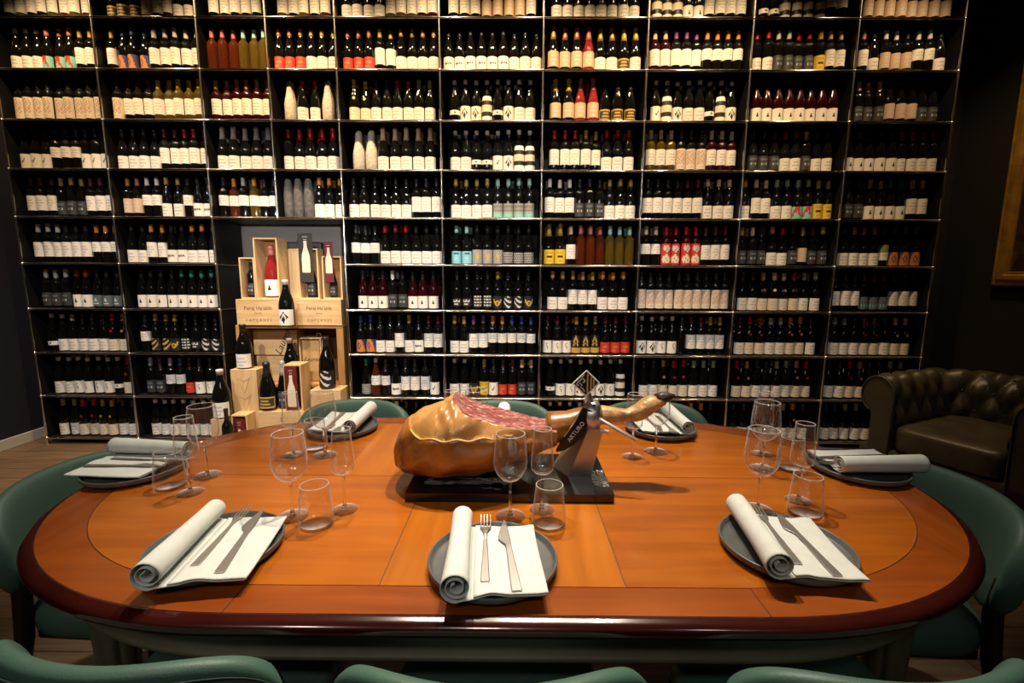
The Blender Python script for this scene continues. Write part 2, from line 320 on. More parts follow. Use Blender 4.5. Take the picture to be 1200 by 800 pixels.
LAB = {
 'w': ('white', .01, .103, 'W', TXT), 'h': ('tall white', .05, .16, 'W', ['.' * 16] + TXT + ['.....ggg........', '.' * 16]), 'u': ('high white', .09, .165, 'W', TXT), 'd': ('beige', .035, .14, 'L', TXT),
 'f': ('sketch-covered', .02, .165, 'C', ['................', '...PPggPP.gg....', '..gP.PP..P.Pg...', '..PgP..gPP.gP...', '...P.gPP.gP.P...', '..gPPg.PP..Pg...', '..P.gPP..gPPg...', '...gP.PgP.PP....', '..P.PPg.PP.gP...', '...PP.gP..PP....', '................', '.....gggggg.....', '.' * 16]),
 'n': ('narrow white', .052, .084, 'W', ['.' * 16, '.......KK.......', '.' * 16]),
 'x': ('banded', .012, .185, 'W', ['.' * 16, '.' * 16, 'K' * 16, 'K' * 16, 'C' * 16, 'C' * 16, 'C' * 16, 'K' * 16, 'K' * 16, '.' * 16, '.' * 16]),
 'r': ('red', .015, .1, 'R', ['.' * 16, '.' * 16, '.....OOOOOO.....', '.' * 16, '....OOOO........', '.' * 16]),
 'o': ('orange-and-blue', .01, .11, 'O', ['NNNN.....NNNNNNN', 'NNN.......NNNNNN', 'NN...NN....NNNNN', 'NN..N..N...NNNNN', 'N...N..N....NNNN', 'N....NN.....NNNN', '.............NNN', '..............NN']),
 'y': ('yellow', .012, .12, 'Y', ['.' * 16, '....GGGGGGGG....', '.' * 16, '.....KKKKKK.....', '.' * 16, '......GGGG......', '.' * 16]),
 'T': ('teal-and-red', .01, .1, 'T', ['.....RRRRR......', '....RRRRRR......', '...RRRR.RR......', '..RR....RRR.....', '.RRR......RR....', '.' * 16]),
 'b': ('pale blue', .01, .105, 'B', ['.' * 16, '.....NNNNNN.....', '.' * 16, '.' * 16, '.....gggg.......', '.' * 16, '.' * 16, '.' * 16]),
 'k': ('dark', .02, .12, 'D', ['.' * 16, '....MMMMMMMM....', '.' * 16, '.....gMMMMg.....', '.' * 16, '.' * 16]),
 'p': ('polka-dot', .012, .1, 'K', ['.SS.SS.SS.SS.SS.', '.SS.SS.SS.SS.SS.', '.' * 16, 'SS.SS.SS.SS.SS.S', 'SS.SS.SS.SS.SS.S', '.' * 16, '.SS.SS.SS.SS.SS.', '.SS.SS.SS.SS.SS.', '.' * 16]),
 'z': ('silver-waved', .012, .11, 'K', ['......SSSSSS....', '...SSS......SSS.', '.SS....SSSS.....', '....SSS....SSSS.', '.SSS...SSSS.....', '.....SS....SSSS.', '..SSS..SSSS.....', '.......SS.......']),
 'j': ('gold-striped', .012, .11, 'K', ['.........GGGG...', '......GGGG..GG..', '....GGG..GGGG...', '...GG.GGGG..GG..', '..GGGGG..GGGG...', '..GG..GGGG......', '..GGGG..........', '.' * 16]),
 'e': ('horned-emblem', .012, .11, 'K', ['..G..........G..', '..GG........GG..', '..GGGG.GG.GGGG..', '...GGGGGGGGGG...', '....GGG..GGG....', '....GG.GG.GG....', '....GGG..GGG....', '.....GGGGGG.....', '.' * 16]),
 'm': ('white-marked', .02, .11, 'K', ['....SSS.SS.SS...', '.' * 16, '....SS.SSS.SS...', '.' * 16, '....SSS.SS.SSS..', '.' * 16, '....SS.SSS.SS...', '.' * 16]),
 '6': ('white-scripted', .03, .09, 'K', ['.' * 16, '....S..SS..S....', '....SSSS.SSS....', '.' * 16, '.....SSSSS......', '.' * 16]),
 'g': ('gold-framed dark', .02, .095, 'D', ['G' * 16, 'G..............G', 'G....GGGGGG....G', 'G..............G', 'G...GGGGGGGG...G', 'G..............G', 'G' * 16]),
 'i': ('black-and-teal hexagon', .01, .115, 'K', ['.SS..SS..SS..SS.', 'S..SS..SS..SS..S', 'S..SS..SS..SS..S', '.SS..SSGGSS..SS.', 'T.SSG..SS..GS..T', 'TT.SS..SS..SS.TT', 'TTTTSSSSSSSSTTTT', 'T' * 16, 'T' * 16]),
 'H': ('honeycomb', .01, .115, 'K', ['.S.S.S.S.S.S.S.S', 'S.S.S.S.S.S.S.S.', '.S.SGGGGGGGG.S.S', 'S.S.GGGGGGGGS.S.', '.S.SGGGGGGGG.S.S', 'S.S.GGGGGGGGS.S.', '.S.S.S.S.S.S.S.S', 'S.S.S.S.S.S.S.S.']),
 't': ('diamond-emblem white', .01, .11, 'W', EMB), 's': ('scrawled white', .012, .108, 'W', ['.' * 16, '......KKK.......', '.....K..........', '.....K..........', '......KK........', '........K.......', '.......K........', '.' * 16, '.' * 16]),
 'v': ('tick-marked white', .012, .115, 'W', ['.' * 16, '.' * 16, '..........K.....', '.....K...K......', '.....KK.K.......', '......KK........', '.' * 16, '.' * 16, '.' * 16]),
 'l': ('triangle-marked white', .01, .105, 'W', ['.' * 16, '.' * 16, '.......K........', '......KKK.......', '......KKK.......', '.' * 16, '......ggg.......', '.' * 16]),
 'q': ('scripted white', .012, .105, 'W', ['.' * 16, '.' * 16, '....K..K.K..K...', '...KKKK.K.KK.K..', '.....K...K..K...', '.' * 16, '.' * 16]),
 'a': ('white-triangle dark', .015, .1, 'M', ['.' * 16, '.......SS.......', '......SSSS......', '.....SSSSSS.....', '.' * 16, '...SSSSSSSSSS...', '.' * 16]),
 'A': ('blot-marked white', .012, .105, 'W', ['.' * 16, '.' * 16, '.' * 16, '..........K.....', '...K.....KK.....', '..KKK...KKK.....', '.' * 16, '.' * 16]),
 'S': ('green-and-white', .05, .165, 'W', ['E' * 16, 'E' * 16, 'E' * 16, 'E' * 16, '.' * 16, '.....gggggg.....', '.' * 16, '.' * 16]),
 '7': ('gold-patterned', .012, .15, 'K', ['.......G........', '......GGG.......', '.....GG.GG......', '....GG...GG.....', '.....G.G.G......', '....GG...GG.....', '.' * 16, 'G' * 16, 'G' * 16, 'G' * 16]),
 'c': ('slate-blue', .02, .115, 'M', ['.' * 16, 'R.......R......R', '.' * 16, 'T..T..T..T..T..T', '.' * 16]),
 '5': ('fruit-printed', .01, .17, 'R', ['.' * 16, '....SS.SSS......', '...SSSSS.SSS....', '....SSS.SSS.....', '.......SS.......', '.' * 16, '......CCC.......', '...CCCCCCCC.....', '..CCCC.CCCCCC...', '..CCCCCC.CCCC...', '...CC.CCCCCC....', '.' * 16]),
 'B': ('cream', .01, .1, 'C', TXT), '-': None,
}
def paint(nx, ny, f):
    return [''.join(f((i + .5) / nx * 2 - 1, (1 - (j + .5) / ny * 2)) for i in range(nx)) for j in range(ny)]
def seg(u, v, pts, w, k=1.25):   # k: label cells are wider than high
    for (a, b), (c, d) in zip(pts, pts[1:]):
        dx, dy = (c - a) * k, d - b; t = max(0, min(1, ((u - a) * k * dx + (v - b) * dy) / (dx * dx + dy * dy + 1e-9)))
        if math.hypot((u - a) * k - t * dx, v - b - t * dy) < w: return True
    return False
def redo(k, nx, ny, f): LAB[k] = LAB[k][:4] + (paint(nx, ny, f),)
def wave(u, v, ch):
    uu, vv = u * 1.6, v
    if uu * uu + vv * vv > .95: return '.'
    return ch if math.sin(7.5 * (vv + .45 * uu - .35 * uu * uu)) > .25 else '.'
redo('z', 26, 20, lambda u, v: wave(u, v, 'S')); redo('j', 26, 20, lambda u, v: wave(-u, v, 'G'))
redo('p', 36, 20, lambda u, v: 'S' if math.hypot(((u * 4.5 + (int((v + 1) * 2.6) % 2) * .5) % 1 - .5), ((v + 1) * 2.6) % 1 - .5) < .36 else '.')
redo('H', 36, 20, lambda u, v: 'G' if abs(u) < .3 and abs(v) < .35 else ('S' if .3 < math.hypot(((u * 4.5 + (int((v + 1) * 3) % 2) * .5) % 1 - .5), ((v + 1) * 3) % 1 - .5) < .5 else '.'))
redo('i', 36, 20, lambda u, v: 'T' if v < -.45 - .25 * math.cos(u * 9) else ('S' if .33 < math.hypot(((u * 3 + (int((v + 1) * 1.7) % 2) * .5) % 1 - .5), ((v + 1) * 1.7) % 1 - .5) < .5 else '.'))
def emblem(u, v):
    d = abs(u) * 1.25 / .6 + abs(v) / .72
    if d > 1 or seg(u, v, [(-.3, -.3), (0, .45), (.26, -.32)], .075) or (.84 < d and v < 0 and u > .1): return '.'
    return 'K'
redo('t', 26, 20, emblem)
redo('s', 26, 20, lambda u, v: 'K' if seg(u, v, [(.14, .5), (-.05, .52), (-.12, .3), (-.05, .1), (.1, -.05), (.1, -.3), (.0, -.38)], .05) else '.')
redo('v', 26, 20, lambda u, v: 'K' if seg(u, v, [(-.2, .05), (-.1, -.22), (.16, .32)], .07) else '.')
redo('e', 28, 20, lambda u, v: 'G' if (.22 < math.hypot(u * 1.25, v + .15) < .45 or math.hypot(u * 1.25, v + .15) < .1 or (.55 < math.hypot(u * 1.25, v - .45) < .85 and v < .55 and v > -.45 and abs(u) > .2)) else '.')
redo('q', 28, 18, lambda u, v: 'K' if abs(u) < .55 and seg(u, v, [(-.5, 0), (-.4, .18), (-.35, -.15), (-.25, .15), (-.15, -.12), (-.05, .15), (.05, -.15), (.15, .18), (.25, -.1), (.35, .15), (.5, -.05)], .06) else '.')
redo('l', 26, 20, lambda u, v: 'K' if (v > -.15 and v < .4 and abs(u) * 1.25 < .16 * (.45 - v) / .5) or (abs(v + .2) < .06 and abs(u) < .12) else '.')
redo('a', 26, 20, lambda u, v: 'S' if (v > -.1 and v < .6 and abs(u) * 1.25 < .3 * (.65 - v) / .7) or (abs(v + .5) < .06 and abs(u) < .4) else '.')
LAB['t'] = LAB['t'][:1] + (.01, .112) + LAB['t'][3:]
CACHE = {}
def body_mesh(sh, gl, seg=18):
    k = ('body', sh, gl, seg)
    if k not in CACHE: CACHE[k] = MB().lathe(PROF[sh], seg).mesh('wine_bottle', GLASSM[gl])
    return CACHE[k]
def cap_prof(sh, cc, lb):
    z0 = {'b': .236, 'g': .244, 'c': .222}[sh]
    if cc == 'w' and sh == 'g': z0 = .268
    top = PROF[sh][-1][1]
    zs = [z0] + [z for r, z in PROF[sh] if z > z0 + .002][:-1]
    pr = [(prof_r(sh, z0), z0)] + [(prof_r(sh, z) + .0009, z) for z in zs] + [(PROF[sh][-2][0] + .0006, top + .0006), (0, top + .0008)]
    return pr
def cap_mesh(sh, cc, lb, seg=16):
    k = ('cap', sh, cc, lb == 'B', seg)
    if k not in CACHE:
        CACHE[k] = MB().lathe(cap_prof(sh, cc, lb), seg).mesh('capsule', CAPM[cc])
    return CACHE[k]
def seal_mesh(sh, cc):   # round wax seal on the shoulder
    k = ('seal', sh, cc)
    if k not in CACHE:
        z = .165; r = prof_r(sh, z) + .0006; vs = [(0, -r - .001, z)]; n = 12
        for q in range(n):
            a = 2 * PI * q / n; x = .011 * math.cos(a); zz = z + .011 * math.sin(a); rr = prof_r(sh, zz) + .0006
            vs.append((x, -math.sqrt(max(rr * rr - x * x, 1e-6)), zz))
        CACHE[k] = MB().add(vs, [(0, 1 + q, 1 + (q + 1) % n) for q in range(n)], 0, True).mesh('seal', CAPM[cc])
    return CACHE[k]
def label_data(sh, lb):
    name, z0, z1, bg, bm = LAB[lb]
    ny = len(bm); nx = len(bm[0]); half = math.radians(76)
    vs = []; fs = []; ms = []
    for j in range(ny + 1):
        z = z1 + (z0 - z1) * j / ny; r = prof_r(sh, z) + .0008
        for i in range(nx + 1):
            a = -PI / 2 - half + 2 * half * i / nx
            vs.append((r * math.cos(a), r * math.sin(a), z))
    for j in range(ny):
        for i in range(nx):
            fs.append((j * (nx + 1) + i, (j + 1) * (nx + 1) + i, (j + 1) * (nx + 1) + i + 1, j * (nx + 1) + i + 1))
            c = bm[j][i]; ms.append(c if c != '.' else bg)
    return vs, fs, ms
def label_mesh(sh, lb):
    k = ('lab', sh, lb)
    if k not in CACHE:
        vs, fs, ms = label_data(sh, lb); used = sorted(set(ms))
        b = MB().add(vs, fs, [used.index(c) for c in ms], True)
        CACHE[k] = b.mesh('label', [PAL[c] for c in used])
    return CACHE[k]
M_TISSUE = mat('white_tissue_wrap', (.5, .46, .4), .8, bump=(60, .5), var=(40, .25))
M_STONE = mat('grey_stone_sleeve', (.085, .08, .075), .75, bump=(50, .6), var=(30, .35))
def wrap_mesh(kind):
    if kind in CACHE: return CACHE[kind]
    P = []; n = 26
    pr = [(.036, 0), (.043, .01), (.044, .06), (.043, .13), (.038, .17), (.031, .2), (.026, .23), (.027, .25), (.026, .275), (.018, .292), (.008, .3)] if kind == 'W' else \
         [(.03, 0), (.037, .012), (.0378, .07), (.0372, .15), (.0365, .19), (.033, .22), (.027, .245), (.024, .27), (.022, .288), (.014, .3), (.004, .302)]
    rnd = random.Random(3)
    for r, z in pr:
        P.append([((r + rnd.uniform(-1, 1) * .0022) * math.cos(2 * PI * k / n) + (.007 * (z / .3) ** 3 if kind == 'W' else 0), (r + rnd.uniform(-1, 1) * .0022) * math.sin(2 * PI * k / n), z) for k in range(n)])
    b = MB().grid(P, closev=True); b.add(P[0], [tuple(range(n))[::-1]]); b.add(P[-1], [tuple(range(n))])
    CACHE[kind] = b.mesh('wrapped_bottle', M_TISSUE if kind == 'W' else M_STONE)
    return CACHE[kind]

CELLS = """
9 bdKh bywh bdKh bdKh bywh brKh bywh brwh|cdgg cdgg cdgg bdKd bRgh bRgh bdKw bdKw|bdKh bdKh bdKh bdKh bdKh|bywh bdKh bywh bdKh brwh|gdgw gdgw gdgw gdgw bywh bywh bywh bRwh bRwh|bdKh bdKh bdKh bdKd bdKd bdKd bdKd bdwh|gdKw gdKw gdKw gdKw gdKw gdKw gdKw gdKw|bdKx bdKx bdKx bdKl bdKl bdgh bdgh bdgh bdgh|bdgn bdgn bdgx bdgx bdKx bdKx bdKu bdKu|bdKd bdKd bdKd bdKd bdKd bdKd bdKd bdKd
8 gdww gdww gdww gdPT gdPT gdPT bdgh bdgh|bdgh gdbo gdbo gdbo bdwh bdwh bdwh bdwh bdsh|brP- brP- brP- byt- byt- byt-|gdcr gdcr gdcr gdgw gdgw gdgw|gdcr gdcr gdcr bdgh bdgh gdgw gdgw gdgw gdgw|gdKq gdKq gdKq gdKq gdKq gdKq gdKw gdKw gdKw|cdgd cdcd cdcd cqPd cdgw cdgw cdyg cdyw|bRah bRah bdph bdph bdph bdou bdou bdou bdou|bdrw bdrw bdwk bdwk bdrk bdrk bdyy bdah bdah|bdch gdKw bdwd bdwd bdKd bdwu bdwu gdKw
7 bdKf bdKf bdKf bdKf bdKf bdKf bdKf bdKf bdKf|bdKf bdmh bdmh bdmh byyh byyh byyh byyh byyh|bRgh bRgh bRgh bRgh bRgh bRgh|W gdrw gdrw W|gdyB gdyB gdKw gdKw gdrw gdrw gdlw gdlw|gdwn gdwt gdwt gdwx gdwn gdwt gdww gdww|cdyd cdyd cqPd cqPd cdKg cdKg cdKg|gdwv gdwx gdwt gdww gdww gdwn gdwx gdwt|gRKl gRKl gRKl gRKl gRKl gRKl gRKl gRKl|bdak bdak bdak gdKd gdKd gdKd gdKk gdKk
6 gdKv gdKv gdKv bdbu bdbu bdbu bdKv bdKv bdKv|gdKw gdKw gdKw gdKw bdmh bdmh bdrh bdrh bdrh|cdww cdww cdww cdww cdww|bdrw cdrw cdrw cdrw cdrw|W W cdaw cdaw cdaw cdaw cdaw|gdww gdww gdwn gdwn gdwv gdwt gdwx gdwx|bdrh bdrh bdrh bdgh bdgh gdrw gdrw gdrw|byah byah byah bdKf bdKf bdKf bRah bRah bRah|gdKk gdKk gdKk gdrw gdrw bdak gdKw gdKw|gdGl gdGl gdKl gdKl gdKl bdrw bdrw bdrw bdrw
5 bdmh bdmh bdmh bdgk bdgk bdgk bdmh bdmh bdmh|bdcd bdcd bdwu bdwu gdgw gdgw bdKu gdKq gdKq|bdKu brou bdsu byou bdKu bdKu|k k k gdow gdow gdow|gdKw gdKw gdKw gdKw gdKw gdKw bdKh bdKh bdKh|gdgw gdgw gdgw gdgw gdti gdti gdti gdti|bdwh bdwh bdwh bdKk bdKk bdKk gdgw gdgw gdgw|bdKh bdKh bdKh bdKh bdmh bdmh gdaw gdaw gdaw|gdow bdah bdah gdlw gdlw gdlT gdlT bdyy bdyy|gdKk gdKk bdal bdal gdGl gdGl bdah bdah
4 bdwh bdwh bdwh bdKh bdKh bdKh bdou bdou bdou|gdKw gdKw bdoh bdoh gdKq gdKq gdow gdow gdow|||bdKu bdKu bdKu gdrw gdrw gdrw gdKw gdKw gdKw|gdtb gdtb gdKH gdKH gdKH gdKp gdKp gdKp|cdgy cdgy bdah brP- brP- brP- byt- byt- byt-|bdau bdau bRr5 bRr5 bRr5 bRr5 bdmh bdmh bdmh|bdgk bdak bdKk gdPw gdrw gdKk bdgd bdmk gdak|gdKw gdcw gdcw gdcw bdKS gdbo gdbo gdbo
3 bdsk bdsk bdsk gdrl gdrl gdKa gdKa gdKa|gdKl gdKl gdKl gdKl gdGl gdGl gdGl gdGl|||gRKl gRKl gRKl bdwk bdKk gRKl gRKl gRKl|gdK6 gdK6 gdKm gdKm gdge gdKz gdKz gdKe|gdgw gdgw bdgh bdgh bdgh gdow gdow gdow|bdKf bdKf bdKf bdKf bdKf bdKf bdKf bdKf bdKf bdKf|gdKw gdKw gdoB gdaB gdaB gdrB gdlw gdlw|bdKh bdKh bdKh bdmc bdmc bdmc bdKh bdKh bdKh
2 gdwn gdww gdlw gdKw gdKw gdKw gdrB gdgB|bdKu gdgj gdgj gdge gdKm gdK6 gdKz gdKz|||gdbo gdbo bdKw bdKw bdKh bdgw gdKq bdmh bdmh|bdgw bdgw bdph bdph bdou bdou bdbu bdbu bdbu|bdms bdms bdms bdg7 bdg7 bdg7 gdmr gdmr gdmr|gdwt gdwt gdws gdws bdK- bdmh bdmh bdgh bdgh|gdKw gdrB gdrB gdlw gdlw gdoB gdoB gdKw|gdlw gdlw gdKw gdrB gdrB gdKw gdaB gdaB
1 gdww gdww gdws gdws gdws gdws gdwn gdrB|bdsk bdmk bdsu bdbu bdKr bdKs bdKs gdKz|||gdGp grwu bdKu gdKq bdKh bdKh bdKh gdKv|gdww gdww gdKe bdgy bdKv bdmr bdmr bdak bdak|gdwn gdws gdws gdwA gdww gdwt gdws gdwx|gdKw gdKw gdgB gdrB gdrB gdlw gdlw gdlw|gdrB gdgB gdKw gdKw gdlw gdlw gdgB gdrB|gdKw gdKw gdrB gdoB gdKw gdKw gdlw gdlw
0 gdlw gdlw gdrB gdrB gdgB gdgB gdKw gdKw|gdww gdww gdww gdww gdww gdww gdww gdww|||gdgw gdKw gdww gdww gdKw gdKw gdKw gdKw|gdgw gdKw gdww gdww gdKw gdKw gdgw gdgw|gdww gdww gdww gdww gdww gdKw gdKw gdKw|gdKw gdKw gdKw gdKw gdKw gdoB gdoB gdKw|gdKw gdKw gdKw gdKw gdlw gdlw gdoB gdKw|gdKw gdKw gdlw gdlw gdKw gdKw gdlw gdlw
"""
ORD = ['first', 'second', 'third', 'fourth', 'fifth', 'sixth', 'seventh', 'eighth', 'ninth', 'tenth']
NUM = ['one', 'two', 'three', 'four', 'five', 'six', 'seven', 'eight', 'nine', 'ten']
INDIV = {(r, c, int(i)) for (r, c), v in {(0, 0): "025", (0, 9): "3", (1, 0): "03", (1, 1): "15", (1, 9): "1", (2, 0): "01246", (2, 1): "013", (2, 8): "07", (2, 9): "024567", (3, 0): "012456", (3, 1): "1234", (3, 8): "0123567", (3, 9): "157", (4, 0): "013457", (4, 1): "024567", (4, 6): "01", (4, 7): "0247", (4, 8): "135678", (4, 9): "01234567", (5, 0): "1347", (5, 1): "124567", (5, 2): "023", (5, 3): "01234", (5, 4): "17", (5, 6): "07", (5, 7): "02578", (5, 8): "134567", (5, 9): "01234567", (6, 0): "0134567", (6, 1): "012457", (6, 2): "0123", (6, 3): "01234", (6, 4): "0123456", (6, 5): "4", (6, 6): "13567", (6, 7): "0123567", (6, 8): "01234567", (6, 9): "1234678", (7, 0): "12357", (7, 1): "02346", (7, 2): "0234", (7, 3): "0123", (7, 4): "0246", (7, 5): "146", (7, 6): "0123456", (7, 7): "013467", (7, 8): "01234567", (7, 9): "0234567", (8, 0): "0123456", (8, 1): "024567", (8, 2): "013", (8, 3): "01234", (8, 4): "2356", (8, 5): "23567", (8, 6): "01234567", (8, 7): "0123578", (8, 8): "1235678", (8, 9): "01234567"}.items() for i in v}   # bottles that show largest
GLN = {'d': 'dark', 'q': 'rose-wine', 'y': 'white-wine', 'r': 'rose-wine', 'R': 'pink-wine'}
rnd = random.Random(11)
SV, SF, SMI, = [], [], []
SMATS = []; SIX = {}
def six(m):
    if m.name not in SIX: SIX[m.name] = len(SMATS); SMATS.append(m)
    return SIX[m.name]
def stuff_mesh(me, T):
    o = len(SV); SV.extend((T @ v.co)[:] for v in me.vertices)
    mi = [six(m) for m in me.materials]
    for p in me.polygons: SF.append(tuple(i + o for i in p.vertices)); SMI.append(mi[p.material_index])
BOTTLES = []
for line in CELLS.strip().splitlines():
    r = int(line.split(' ', 1)[0])
    for c, cell in enumerate(line.split(' ', 1)[1].split('|')):
        codes = cell.split(); n = len(codes)
        if not n: continue
        W = PX[c + 1] - PX[c]; dia = sum({'b': .0755, 'g': .0797, 'c': .0855, 'W': .096, 'k': .08}[q[0]] for q in codes)
        gap = (W - .112 - dia) / (n - 1); gap = max(gap, min(.0008, (W - .022 - dia) / (n - 1)))
        at = PX[c] + (W - dia - gap * (n - 1)) / 2 + .004
        for i, code in enumerate(codes):
            q = {'b': .0755, 'g': .0797, 'c': .0855, 'W': .096, 'k': .08}[code[0]]; jx = max(0, min(.004, gap * .45)); x = at + q / 2 + rnd.uniform(-jx, jx); at += q + gap; y = 0.082 + rnd.uniform(-.008, .008)
            sxy = 1.0 if gap > -.0005 else (W - .03) / dia; rz = rnd.uniform(-.14, .14); sc = rnd.uniform(.985, 1.02); zz = zl(r) + 0.0062
            T = Matrix.Translation((x, y, zz)) @ Matrix.Rotation(rz, 4, 'Z') @ Matrix.Diagonal((sxy, sxy, sc, 1))
            BOTTLES.append((r, c, i, n, code, T))
            if code not in ('W', 'k') and rnd.random() < .85:   # the second row behind
                T2 = Matrix.Translation((max(PX[c] + .052, min(PX[c + 1] - .052, x + rnd.choice((-1, 1)) * rnd.uniform(.0, .03))), y + .1, zz)) @ Matrix.Diagonal((1, 1, sc, 1))
                stuff_mesh(body_mesh(code[0], code[1], 10), T2); stuff_mesh(cap_mesh(code[0], code[2], '', 10), T2)
            elif code == 'W' or code == 'k':
                stuff_mesh(wrap_mesh(code), Matrix.Translation((max(PX[c] + .06, min(PX[c + 1] - .06, x + .02)), y + .11, zz)))
def bottle_label(r, c, i, n, code):
    pos = ORD[i] + ' from left' if i < n - 1 else 'rightmost'
    where = pos + ', ' + ORD[r] + ' row up, column ' + NUM[c]
    if code == 'W': return 'bottle wrapped in white tissue, ' + where
    if code == 'k': return 'bottle in grey stone-look sleeve, ' + where
    cap = CAPC[code[2]][0]
    if code[3] == '-': return cap + '-capped ' + GLN[code[1]] + ' bottle without label, ' + where
    return cap + '-capped bottle with ' + LAB[code[3]][0] + ' label, ' + where
for r, c, i, n, code, T in BOTTLES:
    if INDIV is None or (r, c, i) in INDIV:
        if code in 'Wk':
            o = link('wrapped_bottle', wrap_mesh(code)); o.matrix_world = T
        else:
            o = link('wine_bottle', body_mesh(code[0], code[1])); o.matrix_world = T
            link('capsule', cap_mesh(code[0], code[2], code[3]), o)
            if code[3] == 'B': link('seal', seal_mesh(code[0], code[2]), o)
            if code[3] != '-': link('label', label_mesh(code[0], code[3]), o)
        tag(o, bottle_label(r, c, i, n, code), 'bottle', 'bottles in the wine rack')
    else:
        if code in 'Wk': stuff_mesh(wrap_mesh(code), T)
        else:
            stuff_mesh(body_mesh(code[0], code[1]), T); stuff_mesh(cap_mesh(code[0], code[2], code[3]), T)
            if code[3] == 'B': stuff_mesh(seal_mesh(code[0], code[2]), T)
            if code[3] != '-': stuff_mesh(label_mesh(code[0], code[3]), T)
me = bpy.data.meshes.new('wine_bottles'); me.from_pydata(SV, [], SF)
for m in SMATS: me.materials.append(m)
me.polygons.foreach_set('material_index', SMI); me.polygons.foreach_set('use_smooth', [True] * len(SF)); me.update()
tag(link('wine_bottles', me), 'all the remaining bottles crowding the rack, with those standing in the rows behind', 'bottles', kind='stuff')
LK, LT, LF, LB, EXPO = .66, .78, 1.0, .4, 1.12

# ------------------------------------------------------------------ niche: crates, boxes and magnums
def crate(name, label, x0, x1, y0, y1, z0, z1, lines=(), m=None, rot=0.0, grp=None, ink=None):
    """closed wooden wine crate: four side boards, a lid and dark joints."""
    w, d, h = x1 - x0, y1 - y0, z1 - z0
    t = thing(name, label, 'crate', ((x0 + x1) / 2, (y0 + y1) / 2, z0), rot, grp)
    q = 0.012; M_ = m or M_PINE
    b = MB()
    b.bx(-w / 2 + q, w / 2 - q, -d / 2, -d / 2 + q, 0.001, h - q - .001)
    b.build('front_board', M_, t, bevel=.0015)
    b = MB()
    b.bx(-w / 2, -w / 2 + q, -d / 2, d / 2, 0, h - q); b.bx(w / 2 - q, w / 2, -d / 2, d / 2, 0, h - q); b.bx(-w / 2 + q, w / 2 - q, d / 2 - q, d / 2, 0, h - q)
    b.bx(-w / 2 + q, w / 2 - q, -d / 2 + q, d / 2 - q, 0, q)
    b.build('side_boards', M_, t, bevel=.0015)
    MB().bx(-w / 2, w / 2, -d / 2, d / 2, h - q + .0006, h).build('lid', M_, t, bevel=.0015)
    for s, size, zf, shear in lines:
        text('branding', s, size, ink or M_INK, t, (0, -d / 2 - .0003, h * zf), (PI / 2, 0, 0), depth=.0004, shear=shear)
    return t
def open_box(label, x0, x1, y0, y1, z0, z1, m=None, rot=0.0, q=0.011):
    w, d, h = x1 - x0, y1 - y0, z1 - z0
    t = thing('wooden_wine_box', label, 'box', ((x0 + x1) / 2, (y0 + y1) / 2, z0), rot, 'wooden bottle boxes in the niche')
    b = MB()
    b.bx(-w / 2, -w / 2 + q, -d / 2, d / 2, 0, h); b.bx(w / 2 - q, w / 2, -d / 2, d / 2, 0, h)
    b.bx(-w / 2 + q, w / 2 - q, -d / 2, d / 2, h - q, h); b.bx(-w / 2 + q, w / 2 - q, -d / 2, d / 2, 0, q)
    b.build('box_sides', m or M_PINEZ, t, bevel=.0012)
    MB().bx(-w / 2 + q, w / 2 - q, d / 2 - .006, d / 2, q, h - q).build('back_board', M_PINE2, t)
    return t, w, d, h
def bottle_outline(h, flip=1):
    P = PROF['g']; k = h / .3
    right = [(r * k, z * k) for r, z in P[1:-1]]
    return right + [(-x, z) for x, z in right[::-1]]
def card(parent, x, y, z, w, h, m, bottle_h, zb, th=.004):
    c = MB().bx(-w / 2, w / 2, 0, th, 0, h).build('printed_card', m, parent, (x, y, z), bevel=.0005)
    P = bottle_outline(bottle_h); n = len(P)
    b = MB().add([(a, -.0007, e + zb) for a, e in P], [tuple(range(n))]); b.build('bottle_print', M_CREAMPRINT, c, fix=False)
    b = MB(); b.bx(-w * .18, w * .18, -.0008, 0, h - .03, h - .027); b.bx(-w * .12, w * .12, -.0008, 0, h - .05, h - .047); b.build('print_lines', M_CREAMPRINT, c)
    return c
def big_bottle(label, x, y, z, scale, sh='g', gl='d', cc='K', lb='w', rot=0.0, slim=1.0):
    o = link('magnum_bottle', body_mesh(sh, gl, 28), None, (x, y, z), rot); o.scale = (scale * slim, scale * slim, scale)
    link('capsule', cap_mesh(sh, cc, lb, 28), o)
    if lb != '-': link('label', label_mesh(sh, lb), o)
    return tag(o, label, 'bottle', 'magnum bottles in the niche')
# pine shelf unit standing in the niche
t = thing('pine_shelf_unit', 'honey pine shelf unit in the rack niche under the branded crates', 'shelf', (2.005, 0.2, 0))
MATS['honey_pine_upright'] = None; del MATS['honey_pine_upright']
HU = wood('honey_pine_upright', (0.45, 0.24, 0.08), (0.58, 0.33, 0.12), 'Z')
MB().bx(-.43, -.39, -.14, .15, 0, .95).build('side_board', HU, t, bevel=.002)
MB().bx(.375, .43, -.14, .15, 0, .95).build('side_board', HU, t, bevel=.002)
for z in (.06, .47, .951): MB().bx(-.43 if z > .9 else -.3895, .43 if z > .9 else .3745, -.14, .139, z, z + .024).build('shelf_board', M_PINE2, t, bevel=.002)
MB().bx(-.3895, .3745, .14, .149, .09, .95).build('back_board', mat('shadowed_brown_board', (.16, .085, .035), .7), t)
ZT = .976
LN = [("Peraj Ha'abib", .042, .66, 0.0), ('montsant', .016, .47, 0.0), ('C A P Ç A N E S', .03, .2, 0.0)]
crate('wooden_crate', 'branded pine crate lying at left on the shelf unit under the rose box', 1.605, 1.95, .04, .3, ZT, ZT + .205, LN)
